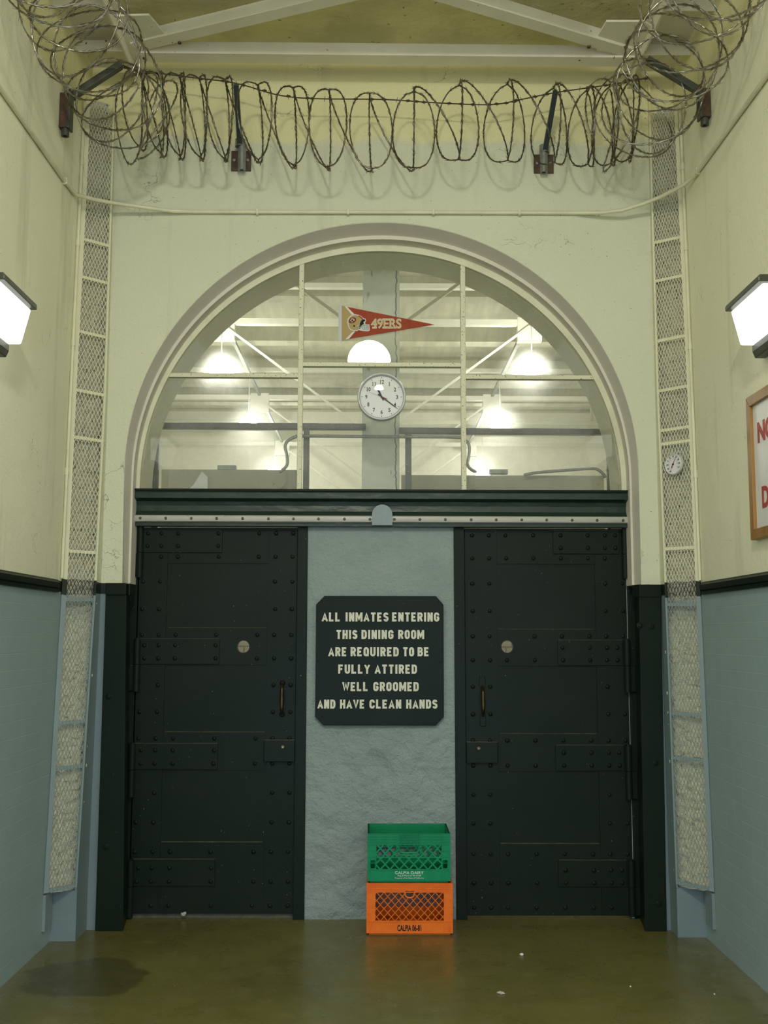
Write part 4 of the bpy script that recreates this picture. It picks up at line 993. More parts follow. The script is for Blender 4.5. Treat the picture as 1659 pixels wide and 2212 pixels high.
fit_text(m, 'D', (XR-0.0195, n0.y, n0.z), (0, -1, 0), (0, 0, 1), 0.085, n1.z-n0.z, 0.035, 0.002)
o = hold(m.build('lettering', M['red'], recalc=False), root); o['label'] = 'red capital letters'

# ------------------------------------------------------------------ wall lanterns
def lantern(sg, wx, y0, y1, zt, label):
    root = empty('wall_lantern', (wx, (y0+y1)/2, zt-0.2)); tag(root, label, 'wall lamp', 'wall lanterns')
    def prof(pts, ya, yb, nm, mat, bev=0.004):
        m = MB(); m.prism([(wx+sg*a, ya, z) for a, z in pts], (0, yb-ya, 0)); return hold(m.build(nm, mat, bevel=bev), root)
    # hood with its top and drooping rim
    prof([(0.0, zt), (0.165, zt), (0.172, zt-0.012), (0.172, zt-0.032), (0.0, zt-0.032)], y0, y1, 'hood', M['bronze'])
    prof([(0.0, zt-0.22), (0.025, zt-0.22), (0.025, zt-0.02), (0.0, zt-0.02)], y0+0.03, y1-0.03, 'back_plate', M['bronze'])
    prof([(0.0, zt-0.265), (0.050, zt-0.265), (0.062, zt-0.235), (0.062, zt-0.203), (0.0, zt-0.203)], y0+0.07, y1-0.03, 'bottom_housing', M['bronze'])
    m = MB(); t0, t1 = zt-0.034, zt-0.205
    m.hexa([(wx+sg*0.026, y0+0.035, t1), (wx+sg*0.118, y0+0.035, t1), (wx+sg*0.118, y1-0.030, t1), (wx+sg*0.026, y1-0.030, t1),
            (wx+sg*0.026, y0+0.012, t0), (wx+sg*0.152, y0+0.012, t0), (wx+sg*0.152, y1-0.012, t0), (wx+sg*0.026, y1-0.012, t0)])
    hold(m.build('lens', M['glow_pack'], bevel=0.01), root)
lantern(1, XL, 4.37, 4.805, 3.165, 'glowing white lantern with a dark hood on the left wall')
lantern(-1, XR, 4.43, 4.870, 3.195, 'glowing white lantern with a dark hood on the right wall')

# ------------------------------------------------------------------ conduit round the three walls
def on_plane(px, py, p, q):    # the photo's point on the upright plane through two plan points
    n_ = Vector((q[1]-p[1], p[0]-q[0], 0)); d = ray(px, py); return Vector((0, 0, EYE)) + d*((Vector((p[0], p[1], 0)).dot(n_))/d.dot(n_))
cl0, cl1, cl2 = (XL+0.014, 5.86), (-1.575, 6.06), (-1.18, 6.172)
cr0, cr1, cr2 = (XR-0.014, 5.83), (1.640, 6.05), (1.20, 6.172)
path = [atx(0, 190, XL+0.014), atx(90, 319, XL+0.014), atx(140, 391, XL+0.014)]
path += [on_plane(x, y, cl0, cl1) for x, y in ((163, 420), (200, 430), (236, 437))]
path += [on_plane(x, y, cl1, cl2) for x, y in ((270, 442), (330, 450.5), (372, 456))]
path += [at(x, 457.5+(x-420)*0.003, 6.172) for x in (420, 600, 825, 1050, 1240)]
path += [on_plane(x, y, cr2, cr1) for x, y in ((1300, 459.5), (1345, 454), (1390, 440))]
path += [on_plane(x, y, cr1, cr0) for x, y in ((1425, 426), (1455, 411), (1478, 399))]
path += [atx(1500, 381, XR-0.014), atx(1580, 270, XR-0.014), atx(1659, 161, XR-0.014)]
path = [atx(0, 190, XL+0.014)+Vector((0, -0.7, 0.0))] + path + [path[-1]+Vector((0, -0.7, 0.0))]
path[0].z = path[1].z; path[-1].z = path[-2].z
m = MB(); m.tube(path, 0.0115, 10)
root = m.build('conduit', M['cream'], smooth=True); tag(root, 'thin cream conduit pipe running across the wall above the arch', 'conduit')
for px in (556, 752, 936, 1122, 1290):
    p_ = at(px, 458 + (px-556)*0.003, 6.17); m = MB(); m.box(p_.x-0.008, p_.x+0.008, 6.155, 6.191, p_.z-0.017, p_.z+0.017); m.build('pipe_clip', M['cream'], root, bevel=0.004)
for q in ((140, 391, XL+0.012), (1508, 370, XR-0.012)):
    p_ = atx(*q); m = MB(); m.box(p_.x-0.016, p_.x+0.016, p_.y-0.01, p_.y+0.01, p_.z-0.02, p_.z+0.02); m.build('pipe_clip', M['cream'], root, bevel=0.004)

# ------------------------------------------------------------------ ceiling truss
root = empty('ceiling_truss', (0.04, 5.93, 5.0)); tag(root, 'white painted steel truss of angles and plates under the ceiling', 'steel truss')
def angle(a, b, leg, flange, nm, up=1, side=None):
    """steel angle from a to b (lower front edge): upright leg at the near edge, flange going away"""
    a, b = Vector(a), Vector(b); d = (b-a).normalized(); n_ = Vector((d.y, -d.x, 0)).normalized()
    if n_.y < 0: n_ = -n_
    m = MB(); t = 0.010
    pr = [(0, 0), (flange, 0), (flange, t), (t, t), (t, leg), (0, leg)]
    m.prism([a + n_*s_ + Vector((0, 0, z)) for s_, z in pr], b-a)
    return hold(m.build(nm, M['white_steel'], bevel=0.003), root)
xb0, xb1 = at(298, 118, 5.88).x, at(1372, 122, 5.88).x
angle((xb0, 5.88, 5.020), (xb1, 5.88, 5.012), 0.075, 0.105, 'chord')
pl = [atz(280, 95, 5.03), atz(620, 14, 5.03)]; pr_ = [atz(1050-20, 5, 5.025), atz(1385, 112, 5.025)]
def brace(p, q): 
    p, q = Vector(p), Vector(q); q = p + (q-p)*2.6; q.z = p.z
    return angle(p if p.x < q.x else q, q if p.x < q.x else p, 0.07, 0.09, 'brace')
brace(pl[0], pl[1]); brace(pr_[1], pr_[0])
for pts in (((245, 35), (322, 33), (372, 92), (300, 112), (285, 135), (268, 120)), ((1310, 47), (1392, 47), (1412, 60), (1390, 128), (1290, 112), (1282, 92))):
    m = MB(); q = [atz(x, y, 5.042) for x, y in pts]; m.prism(q, (0, 0, 0.012)); hold(m.build('gusset_plate', M['white_steel'], bevel=0.002), root)
for x, s_ in ((atz(262, 90, 5.0).x, -1), (atz(1398, 95, 5.0).x, 1)):
    m = MB(); m.box(x-0.045, x+0.045, 3.0, YW, 5.055, 5.068); m.box(x-0.006, x+0.006, 3.0, YW, 4.985, 5.055); hold(m.build('side_beam', M['white_steel'], bevel=0.002), root)
    for y in (5.86, 5.42, 4.9):
        m = MB(); xa, xb = (XL, x) if s_ < 0 else (x, XR)
        m.box(xa, xb, y-0.05, y+0.05, 5.045, 5.056); m.box(xa, xb, y-0.05, y-0.042, 4.99, 5.045); hold(m.build('strut', M['white_steel'], bevel=0.002), root)
for px, py2 in ((388, 93), (312, 126), (305, 88), (1272, 102), (1355, 133), (1352, 102)):
    p_ = atz(px, py2, 5.018); m = MB(); m.lathe([(0, -0.004), (0.010, -0.004), (0.012, 0.004)], Matrix.Translation(p_), 10); hold(m.build('bolt', M['rust'], smooth=True), root)

# ------------------------------------------------------------------ razor wire
def blades(mb, pts, step=0.026, ln=0.056, seed=0):
    rnd = random.Random(seed); acc = 0.0
    for i in range(len(pts)-1):
        a, b = pts[i], pts[i+1]; seg = b-a; L = seg.length
        if L < 1e-6: continue
        d = seg/L
        acc += L
        while acc > step:
            acc -= step*rnd.uniform(0.8, 1.2)
            p = b - d*min(acc if acc > 0 else 0, L)
            n_ = d.cross(Vector((rnd.uniform(-1, 1), rnd.uniform(-1, 1), rnd.uniform(-1, 1))))
            if n_.length < 0.05: continue
            n_.normalize()
            for s_ in (1, -1):
                t = (d*rnd.choice((1, -1)) + n_*s_*rnd.uniform(0.12, 0.55)).normalized(); c = p + n_*s_*0.004
                w_ = t.cross(n_).normalized()*0.0030; h = t*ln*rnd.uniform(0.35, 0.6); q = n_*0.0016
                v = [mb.bm.verts.new(x) for x in (c-h, c+w_, c+h, c-w_, c+q, c-q)]
                for f in ((0, 1, 4), (1, 2, 4), (2, 3, 4), (3, 0, 4), (1, 0, 5), (2, 1, 5), (3, 2, 5), (0, 3, 5)): mb.bm.faces.new([v[k] for k in f])
def smooth_path(pts, sub):
    """Catmull-Rom through pts"""
    out = []
    for i in range(len(pts)-1):
        p0 = pts[max(i-1, 0)]; p1 = pts[i]; p2 = pts[i+1]; p3 = pts[min(i+2, len(pts)-1)]
        for k in range(sub):
            t = k/sub; out.append(0.5*((2*p1)+(p2-p0)*t+(2*p0-5*p1+4*p2-p3)*t*t+(3*p1-p0-3*p2+p3)*t**3))
    out.append(pts[-1]); return out
CYc, CD = 5.86, 0.215
LOOPS = [(300,160,318,44),(345,163,332,46),(385,166,338,52),(432,170,340,58),(488,174,342,58),(556,184,345,76),(632,190,357,76),(712,194,361,84),(800,201,364,96),(895,198,362,96),(992,184,344,98),(1096,182,346,96),(1196,190,350,84),(1268,196,354,62),(1318,188,352,54),(1362,172,344,48)]
pts = []
for j, (cx_, ty, by, wpx) in enumerate(LOOPS):
    rnd = random.Random(j)
    X = lambda dx, y: at(cx_+dx, y, CYc)
    w_ = wpx/2/F*CYc*1.0
    top = X(rnd.uniform(-3, 3), ty); bot = X(rnd.uniform(-5, 5), by); zc = (top.z+bot.z)/2; rz = (top.z-bot.z)/2
    dev = (-0.20, -0.20, -0.20, -0.20, -0.20, -0.18, -0.13, -0.08, -0.02, 0.05, 0.12, 0.16, 0.18, 0.19, 0.19, 0.19)[j]   # wide arcs: near side at left, far side at right
    thin = CD if dev < 0 else -CD
    def arc(side, ydev, up):
        res = []
        for k in range(12):
            t = k/12; a_ = PI*t if up else PI*(1-t)       # angle from the bottom
            s_ = math.sin(a_); z = zc - rz*math.cos(a_); xm = bot.x + (top.x-bot.x)*(1-math.cos(a_))/2
            y = CYc + ydev*s_
            res.append(Vector((xm + side*w_*s_**0.8, y, z)))
        return res
    pts += arc(-1, dev, True)         # front, bulging left, going up
    pts += arc(0.08*rnd.uniform(-1, 1), thin, False)
    pts += arc(1, dev, True)
    if j+1 < len(LOOPS):               # slanting rear run down to the next loop's foot
        nb = at(LOOPS[j+1][0], LOOPS[j+1][2], CYc)
        for k in range(12):
            t = k/12; a_ = PI*(1-t); s_ = math.sin(a_); z = (top.z*(1+math.cos(PI*t))+nb.z*(1-math.cos(PI*t)))/2; x = top.x + (nb.x-top.x)*(1-math.cos(PI*t))/2
            pts.append(Vector((x, CYc+thin*s_, z)))
def coil(pts, label, sub, mat, seed):
    m = MB(); P_ = smooth_path(pts, sub); m.tube(P_, 0.0038, 6); blades(m, P_, seed=seed)
    o = m.build('razor_wire_coil', mat, smooth=False); tag(o, label, 'razor wire', 'coils of razor wire'); return o
coil(pts, 'coil of dusty razor wire strung across the end wall above the conduit', 2, M['wire'], 1)
def side_coil(sg, xc, label, seed):
    rnd = random.Random(seed); pts = []; turns = 17; n_ = 20
    for i in range(turns*n_+1):
        t = i/n_; ph = 2*PI*t; f = i/(turns*n_)
        jit = Vector((0.018*math.sin(t*2.3+seed), 0.02*math.sin(t*1.7), 0.025*math.sin(t*1.1+1)))
        # axis curves round the corner and then runs along the side wall towards the camera
        s_ = f*1.95
        if s_ < 0.35:
            a_ = s_/0.35*PI/2; ax = Vector((xc - sg*(-0.22)*(1-math.sin(a_)), CYc-0.24*(1-math.cos(a_)), 4.57)); tang = Vector((-sg*math.cos(a_), -math.sin(a_), 0))
        else:
            ax = Vector((xc, CYc-0.24-(s_-0.35), 4.57)); tang = Vector((0, -1, 0))
        side = Vector((0, 0, 1)).cross(tang).normalized()
        r = 0.235 + 0.02*math.sin(t*1.9+seed*2)
        sway = 0.075*math.sin(1.5*ph + seed)
        pts.append(ax + jit + side*(r*math.cos(ph)) + Vector((0, 0, r*1.02*math.sin(ph))) + tang*sway)
    coil(pts, label, 2, M['wire_bright'], seed)
side_coil(1, XL+0.31, 'coil of brighter razor wire along the left wall from the corner', 2)
side_coil(-1, XR-0.31, 'coil of brighter razor wire along the right wall from the corner', 3)
# dark barbed strand through the tops of the loops
ys = 5.99
sp = [(262, 140), (300, 152), (420, 168), (510, 180), (600, 205), (680, 213), (830, 215), (940, 222), (1060, 226), (1130, 214), (1200, 200), (1330, 181), (1400, 168)]
P_ = smooth_path([at(x, y, ys) for x, y in sp], 10)
m = MB(); m.tube(P_, 0.0035, 6)
rnd = random.Random(5)
for i in range(2, len(P_)-1, 2):
    p_ = P_[i] + Vector((rnd.uniform(-.02, .02), 0, 0))
    if rnd.random() < 0.6: m.tube([p_+Vector((-0.014, 0, 0)), p_, p_+Vector((0.014, 0, 0))], [0.004, 0.0075, 0.004], 6)
    d_ = Vector((rnd.uniform(-.6, .6), rnd.uniform(-.5, .5), rnd.choice((-1, 1)))).normalized()*0.016
    m.bar(p_-d_, p_+d_, 0.002, 0.002)
tag(m.build('barbed_strand', M['rustwire']), 'dark sagging barbed strand through the tops of the wire loops', 'barbed wire')

# brackets carrying the wire
def bracket_front(plate, pipe_top, pipe_bot, arm_top, label, seed):
    y0 = YW
    c = at((plate[0]+plate[2])/2, (plate[1]+plate[3])/2, y0)
    root = empty('wire_bracket', c); tag(root, label, 'bracket', 'brackets of the razor wire')
    x0, x1, z0, z1 = rect((plate[0], plate[1]), (plate[2], plate[3]), y0-0.01)
    m = MB(); m.box(x0, x1, y0-0.014, y0, z0, z1); pl_ = hold(m.build('plate', M['rust'], bevel=0.002), root)
    for fx in (0.16, 0.84):
        p_ = Vector((x0+(x1-x0)*fx, y0-0.014, z0+(z1-z0)*0.5)); m = MB(); m.lathe([(0, 0.010), (0.009, 0.009), (0.011, 0.0), (0.011, -0.002)], Matrix.Translation(p_) @ Matrix.Rotation(PI/2, 4, 'X'), 8)
        hold(m.build('bolt', M['galv'], smooth=True), root)
    t, b = at(*pipe_top, y0-0.055), at(*pipe_bot, y0-0.055)
    m = MB(); m.lathe([(0.013, 0.006), (0.013, 0), (0.024, 0), (0.024, (t-b).length), (0.0, (t-b).length+0.004)], Matrix.Translation(b), 20)
    hold(m.build('sleeve', M['galv'], smooth=True), root)
    m = MB(); m.tube([t+Vector((0, 0, -0.015)), t+Vector((0, 0, 0.03))], 0.030, 18); hold(m.build('collar', M['galv'], smooth=True), root)
    a = at(*arm_top, y0-0.30)
    m = MB(); m.bar(t+Vector((0, 0, -0.02)), a, 0.030, 0.030, up=(0, 1, 0)); hold(m.build('arm', M['arm'], bevel=0.003), root)
bracket_front((500, 326, 542, 369), (519, 312), (522, 368), (510, 182), 'brown plated wire bracket on the arch wall, the left one', 1)
bracket_front((1153, 334, 1196, 374), (1176, 325), (1175, 373), (1200, 196), 'brown plated wire bracket on the arch wall, the right one', 2)
def bracket_side(sg, wx, top, bot, arm_end, label):
    t, b = atx(*top, wx+sg*0.035), atx(*bot, wx+sg*0.035)
    root = empty('wire_bracket', b); tag(root, label, 'bracket', 'brackets of the razor wire')
    m = MB(); m.box(min(wx, wx+sg*0.050), max(wx, wx+sg*0.050), b.y-0.030, b.y+0.03, b.z+0.015, t.z); hold(m.build('plate', M['rust'], bevel=0.004), root)
    m = MB(); m.box(min(wx+sg*0.048, wx+sg*0.062), max(wx+sg*0.048, wx+sg*0.062), b.y-0.034, b.y+0.034, b.z+0.01, t.z+0.02); hold(m.build('strap', M['armg'], bevel=0.003), root)
    m = MB(); m.lathe([(0.012, 0.006), (0.012, 0), (0.022, 0), (0.022, 0.05)], Matrix.Translation(b+Vector((sg*-0.005, 0, -0.025))), 20); hold(m.build('sleeve', M['armg'], smooth=True), root)
    a = at(*arm_end, b.y+0.08); a.x = a.x
    m = MB(); m.bar(t, a, 0.05, 0.035, up=(0, 0, 1)); hold(m.build('arm', M['armg'], bevel=0.003), root)
bracket_side(1, XL, (150, 212), (143, 285), (262, 140), 'wire bracket standing off the left wall')
bracket_side(-1, XR, (1515, 200), (1520, 262), (1398, 130), 'wire bracket standing off the right wall')

# ------------------------------------------------------------------ opal pendant above the corridor (seen mirrored in the glass)
def pendant(loc, R_, H_, mat, label, top, name='pendant_lamp', group=None, n_=28):
    root = empty(name, loc); tag(root, label, 'pendant lamp', group)
    x, y, z = loc
    T = Matrix.Translation(loc)
    m = MB(); m.lathe([(R_*0.96, 0), (R_, H_*0.06), (R_*0.97, H_*0.25), (R_*0.86, H_*0.48), (R_*0.66, H_*0.70), (R_*0.42, H_*0.83), (R_*0.28, H_*0.88)], T, n_)
    m.lathe([(0, -R_*0.04), (R_*0.6, -R_*0.03), (R_*0.96, 0)], T, n_)
    hold(m.build('shade', mat, smooth=True), root)
    m = MB(); m.lathe([(R_*0.28, H_*0.86), (R_*0.30, H_*0.98), (R_*0.24, H_*1.03), (R_*0.05, H_*1.05)], T, 20); hold(m.build('collar', M['white'], smooth=True), root)
    m = MB(); m.tube([(x, y, z+H_*1.04), (x, y, top)], 0.008, 8); hold(m.build('stem', M['white'], smooth=True), root)
pendant((-0.085, 0.19, 4.935), 0.262, 0.285, M['glow_pend'], 'white opal dome lamp above the corridor, mirrored in the upper middle pane', ZC)

# ------------------------------------------------------------------ dining hall beyond the window
m = MB(); m.box(-8, 8, 6.62, 25, -0.1, 0); struct(m.build('floor_hall', M['hallwall']), 'pale floor of the hall beyond the doors', 'floor')
ZH = 6.9
m = MB(); m.box(-8, 8, 6.79, 25, ZH, ZH+0.1)
y = 8.0
while y < 24:
    m.box(-8, 8, y, y+0.32, ZH-0.30, ZH); y += 2.4
struct(m.build('ceiling_hall', M['hallceil']), 'boarded ceiling with cross beams of the hall beyond', 'ceiling')
m = MB(); m.box(-8, 8, 24.8, 25.0, 0, ZH); M['hallend'] = simple('white_hall_plaster', (0.86, 0.86, 0.76), 0.7)
struct(m.build('wall_hall_end', M['hallend']), 'pale far end wall of the hall', 'wall')
for side, xa, xb in (('left', -8.1, -7.9), ('right', 7.9, 8.1)):
    m = MB(); m.box(xa, xb, 6.6, 25, 0, ZH); struct(m.build('wall_hall_'+side, M['hallwall']), 'pale %s wall of the hall beyond' % side, 'wall')
m = MB(); m.box(-8, -2.95, 6.5, 6.79, 0, ZH); m.box(3.05, 8, 6.5, 6.79, 0, ZH); m.box(-2.95, 3.05, 6.5, 6.79, 5.6, ZH)
struct(m.build('wall_hall_near', M['hallwall']), 'hall side of the arch wall', 'wall')
m = MB(); m.box(-2.2, 2.3, 8.6, 8.7, 0, 2.5); struct(m.build('wall_vestibule', M['tile']), 'pale tile wall seen through the door peepholes', 'wall')
# central column right behind the glass
ca, cb = at(783, 800, 6.95), at(863, 800, 6.95)
m = MB(); m.box(ca.x, cb.x, 6.95, 7.10, 0, 5.7)
struct(m.build('trim_12', M['column'], bevel=0.006), 'cracked grey column standing right behind the window glass', 'column')
# low beige partitions
for nm, xa, xb, ya, lab in (('trim_13', 342, 646, 1015, 'beige partition top behind the lower left panes'), ('trim_14', 868, 1312, 1025, 'beige partition top behind the lower right panes')):
    p0, p1 = at(xa, ya, 7.0), at(xb, ya, 7.0); m = MB(); m.box(p0.x, p1.x, 7.11, 7.18, 2.3, at(600, ya, 7.11).z)
    struct(m.build(nm, M['beige']), lab, 'partition')
# dark steel frames
def frame(x0, x1, yr, posts, label):
    Y = 6.915
    a, b = at(x0, yr, Y), at(x1, yr+(x1-x0)*0.006, Y); root = empty('steel_frame', (a.x, Y, 2.3)); tag(root, label, 'steel frame', 'dark steel frames in the hall')
    m = MB(); m.bar((a.x, Y, a.z), (b.x, Y, b.z), 0.05, 0.040); hold(m.build('top_rail', M['railsteel'], bevel=0.004), root)
    for px in posts:
        p_ = at(px, 980, Y); m = MB(); m.box(p_.x-0.020, p_.x+0.020, Y-0.02, Y+0.02, 2.2, a.z); hold(m.build('post', M['railsteel'], bevel=0.003), root)
frame(330, 790, 920, (337, 662), 'dark steel frame behind the lower left panes')
frame(862, 1326, 931, (882, 1317), 'dark steel frame behind the lower right panes')
def pipe(nm, px, Y, r_, mat, label):
    m = MB(); m.tube(smooth_path([at(x, y, Y) for x, y in px], 6), r_, 10); tag(m.build(nm, mat, smooth=True), label, 'pipe')
pipe('bent_pipe', [(603, 1020), (612, 1014), (620, 1003), (620, 985), (616, 965), (622, 952), (638, 944), (660, 942), (830, 943.5), (985, 944.5), (1003, 950), (1013, 962), (1013, 985), (1010, 1003), (1018, 1014), (1030, 1020)], 6.86, 0.0105, M['galv'], 'thin grey bent pipe running across behind the middle panes')
pipe('loose_pipe', [(1132, 1026), (1160, 1021), (1220, 1016), (1270, 1012.5), (1290, 1014), (1304, 1025), (1308, 1032)], 7.05, 0.0105, M['galv'], 'short grey pipe lying on the right beige partition')
m = MB(); q = [(402, 1062), (418, 1046), (436, 1018), (449, 1030), (448, 1062)]  # white block shaped like a bright patch of light, not a real part
m.prism([at(x, y, 7.06) for x, y in q], (0, 0.04, 0)); tag(m.build('light_patch_block', M['white'], bevel=0.003), 'white pointed block standing in for a patch of light before the left beige partition', 'block')
for px, yy, lab in ((490, 1010, 'small grey box on the left beige partition'), (1077, 1019, 'small grey box on the right beige partition')):
    a, b = at(px-20, yy-5, 7.13), at(px+20, yy+5, 7.13); m = MB(); m.box(a.x, b.x, 7.12, 7.17, b.z, a.z); tag(m.build('small_box', M['galv'], bevel=0.003), lab, 'box')
# roof trusses of the hall
for k, (Y, lab) in enumerate(((9.76, 'nearest white hall truss, high behind the upper panes'), (14.56, 'second white hall truss, level with the pennant'), (19.36, 'third white hall truss, level with the clock'), (24.16, 'farthest white hall truss, near the end wall'))):
    root = empty('hall_truss', (0, Y, 6.0)); tag(root, lab, 'steel truss', 'white trusses of the hall')
    m = MB(); m.box(-7.8, 7.8, Y-0.06, Y+0.06, 5.97, 6.05); hold(m.build('chord', M['hallsteel']), root)
    m = MB(); m.box(-7.8, 7.8, Y-0.05, Y+0.05, 6.50, 6.57); hold(m.build('upper_chord', M['hallsteel']), root)
    for x in (-5.0, 5.0):
        m = MB(); m.box(x-0.03, x+0.03, Y-0.03, Y+0.03, 6.56, ZH); hold(m.build('hanger', M['hallsteel']), root)
    for x in (-2.15, 2.15):
        m = MB(); m.box(x-0.17, x+0.17, Y-0.07, Y+0.07, 5.74, 6.08); hold(m.build('gusset_plate', M['hallsteel']), root)
        m = MB(); m.bar((x, Y-0.08, 5.95), (0.0, Y-0.08, 5.95-0.745*2.15), 0.030, 0.030, up=(0, 1, 0)); hold(m.build('tie_rod', M['hallsteel']), root)
        if Y > 24: continue
        m = MB(); m.bar((x, Y, 6.05), (x*1.0, Y+4.7, 6.05), 0.05, 0.05); hold(m.build('purlin', M['galv']), root)
hall = [(-2.066, 13.9, 'left', 'nearest'), (2.07, 13.8, 'right', 'nearest'), (-2.15, 17.7, 'left', 'second'), (2.09, 17.6, 'right', 'second'), (-2.2, 22.9, 'left', 'third'), (2.33, 22.9, 'right', 'third'),
        (-2.15, 10.4, 'left', 'closest'), (2.15, 10.4, 'right', 'closest')]
for x, y, sd, nth in hall:
    top = 6.03
    if nth == 'closest':      # two added lamps above the view, kept to light the near truss
        pendant((x, y, 5.66), 0.17, 0.20, M['glow_hall'], 'added glowing pendant out of view lighting the near hall truss, %s row' % sd, top, group='pendants of the hall', n_=16)
    else:
        pendant((x, y, 5.12), 0.17, 0.20, M['glow_hall'], '%s glowing pendant of the %s row seen through the window' % (nth, sd), top, group='pendants of the hall', n_=16)

# ------------------------------------------------------------------ milk crates
def crate(name, loc, rz, W, D, H, rim, band, mat, label, pitch, bw, orange, texts, tcol):
    root = empty(name, loc); root.rotation_euler = (0, 0, rz); tag(root, label, 'milk crate')
    x0, x1 = -W/2, W/2; t = 0.010; post = 0.048; cnt = [0]
    m = MB()
    z1, z2 = band, H-rim
    # walls: bottom band, rim band, corner posts, on the four sides
    for (ax, lo, hi, fix, sg) in (('x', x0, x1, 0.0, 1), ('x', x0, x1, D, -1), ('y', 0.0, D, x0, 1), ('y', 0.0, D, x1, -1)):
        def B(a, b, d0, d1, za, zb_):
            e_ = 0.0007 if ax == 'x' else 0.0016; cnt[0] += 1; q_ = cnt[0]      # no two moulded faces share a plane
            d0 += 0.00004*(q_ % 13); d1 -= 0.00004*(q_ % 11); za += 0.00003*(q_ % 7); zb_ -= 0.00003*(q_ % 5); e_ += 0.00005*(q_ % 9)
            lo_, hi_ = sorted((fix+sg*d0, fix+sg*d1)); a = max(a, lo+e_); b = min(b, hi-e_)
            if ax == 'x': m.box(a, b, lo_, hi_, za, zb_)
            else: m.box(lo_, hi_, a, b, za, zb_)
        B(lo, hi, 0.004, 0.009, 0.012, z1)
        for pa, pb, s_ in ((lo, lo+post, 1), (hi-post, hi, -1)):
            if orange or ax == 'y': B(pa, pb, 0.004, 0.009, z1, z2)
            else:                                  # open slot low in each corner post
                oa, ob = (pa+0.016, pb-0.004) if s_ > 0 else (pa+0.004, pb-0.016)
                B(pa, pb, 0.004, 0.009, z1, z1+0.005); B(pa, pb, 0.004, 0.009, z1+0.053, z2); B(pa, oa, 0.004, 0.009, z1+0.005, z1+0.053); B(ob, pb, 0.004, 0.009, z1+0.005, z1+0.053)
                rr_ = [(oa+(ob-oa)*(0.5+0.5*math.copysign(abs(math.cos(t))**0.45, math.cos(t))), z1+0.029+0.024*math.copysign(abs(math.sin(t))**0.45, math.sin(t))) for t in [2*PI*q/24 for q in range(24)]]
                m.tube([(x, fix+sg*0.0035, z) for x, z in rr_], 0.002, 6, closed=True)
        hole = None
        if ax == 'x': hole = (0.056 if not orange else 0.025)
        if hole and orange:
            B(lo, -hole, 0.004, 0.009, z2, H); B(hole, hi, 0.004, 0.009, z2, H); B(-hole, hole, 0.004, 0.009, z2+0.012, H)
        else: B(lo, hi, 0.004, 0.009, z2, H)
        nr = 5 if orange else 4
        for k in range(nr+1):                      # ribs of the rim
            z = z2 + (H-z2-0.004)*k/nr; B(lo-0.0*sg, hi, 0.0, 0.010, z, z+0.004)
        B(lo, hi, 0.0, 0.012, z1-0.004, z1+0.002); B(lo, hi, 0.0015, 0.010, 0.010, 0.016)
        nv = 12 if orange else 6
        xs = [lo + (hi-lo)*k/nv for k in range(1, nv)] if orange else [lo+post, lo+post+0.062, hi-post-0.062, hi-post]
        for x in xs: B(x-0.0015, x+0.0015, 0.0005, 0.010, z2, H)
        for x in (lo+post, hi-post): B(x-0.0018, x+0.0018, 0.0005, 0.010, 0.012, z2)
        for x in (lo+0.0022, hi-0.0022): B(x-0.0022, x+0.0022, 0.0, 0.010, 0.012, H)
        for k in range(1, 4):                      # short ribs on the posts
            z = z1 + (z2-z1)*k/4
            wd = 0.022 if orange else post
            B(lo, lo+wd, 0.0008, 0.010, z, z+0.003); B(hi-wd, hi, 0.0008, 0.010, z, z+0.003)
    if orange:
        for sx in (-1, 1):
            m.bar((sx*(W/2-0.018), 0.002, 0.018), (sx*(W/2-0.034), 0.002, z1-0.006), 0.003, 0.004, up=(0, 1, 0))
            m.bar((sx*(W/2-0.018), 0.002, 0.018), (sx*(W/2-0.018), 0.002, z1-0.006), 0.0025, 0.004, up=(0, 1, 0)) if sx > 0 else None
    m.box(x0+0.015, x1-0.015, 0.015, D-0.015, 0.0, 0.012)      # nesting foot
    m.build('body', mat, root)
    def lattice(nm, ax, lo, hi, fix, za, zb_, cut=None):
        m = MB(); s_ = pitch
        n_ = int((hi-lo+zb_-za)/s_)+3
        for fam in (1, -1):
            for k in range(-n_, n_+1):
                c_ = ((lo+hi)/2) + k*s_
                # x - c = fam*(z - za)
                pa, pb = (c_, za), (c_+fam*(zb_-za)*0.93, zb_)
                def cl(p, q):
                    if p[0] < lo: f = (lo-p[0])/(q[0]-p[0]) if q[0] != p[0] else 2; return (lo, p[1]+(q[1]-p[1])*f) if 0 <= f <= 1 else None
                    if p[0] > hi: f = (hi-p[0])/(q[0]-p[0]) if q[0] != p[0] else 2; return (hi, p[1]+(q[1]-p[1])*f) if 0 <= f <= 1 else None
                    return p
                A, B_ = cl(pa, pb), cl(pb, pa)
                if not A or not B_ or (abs(A[0]-B_[0]) < 0.004): continue
                segs = [(A, B_)]
                if cut:                                    # leave the handle opening free
                    kx, kz0, kr = cut; out = []
                    for (p, q) in segs:
                        N_ = 40; cur = None
                        for i in range(N_+1):
                            f = i/N_; r_ = (p[0]+(q[0]-p[0])*f, p[1]+(q[1]-p[1])*f)
                            inside = abs(r_[0]) < kx and r_[1] > kz0
                            if not inside: cur = (cur[0], r_) if cur else (r_, r_)
                            elif cur: out.append(cur); cur = None
                        if cur: out.append(cur)
                    segs = [s for s in out if abs(s[0][0]-s[1][0]) > 0.002]
                for p, q in segs:
                    dd = 0.0003*fam
                    if ax == 'x': m.bar((p[0], fix+dd, p[1]), (q[0], fix+dd, q[1]), bw, 0.009, up=(0, 1, 0))
                    else: m.bar((fix+dd, p[0], p[1]), (fix+dd, q[0], q[1]), bw, 0.009, up=(1, 0, 0))
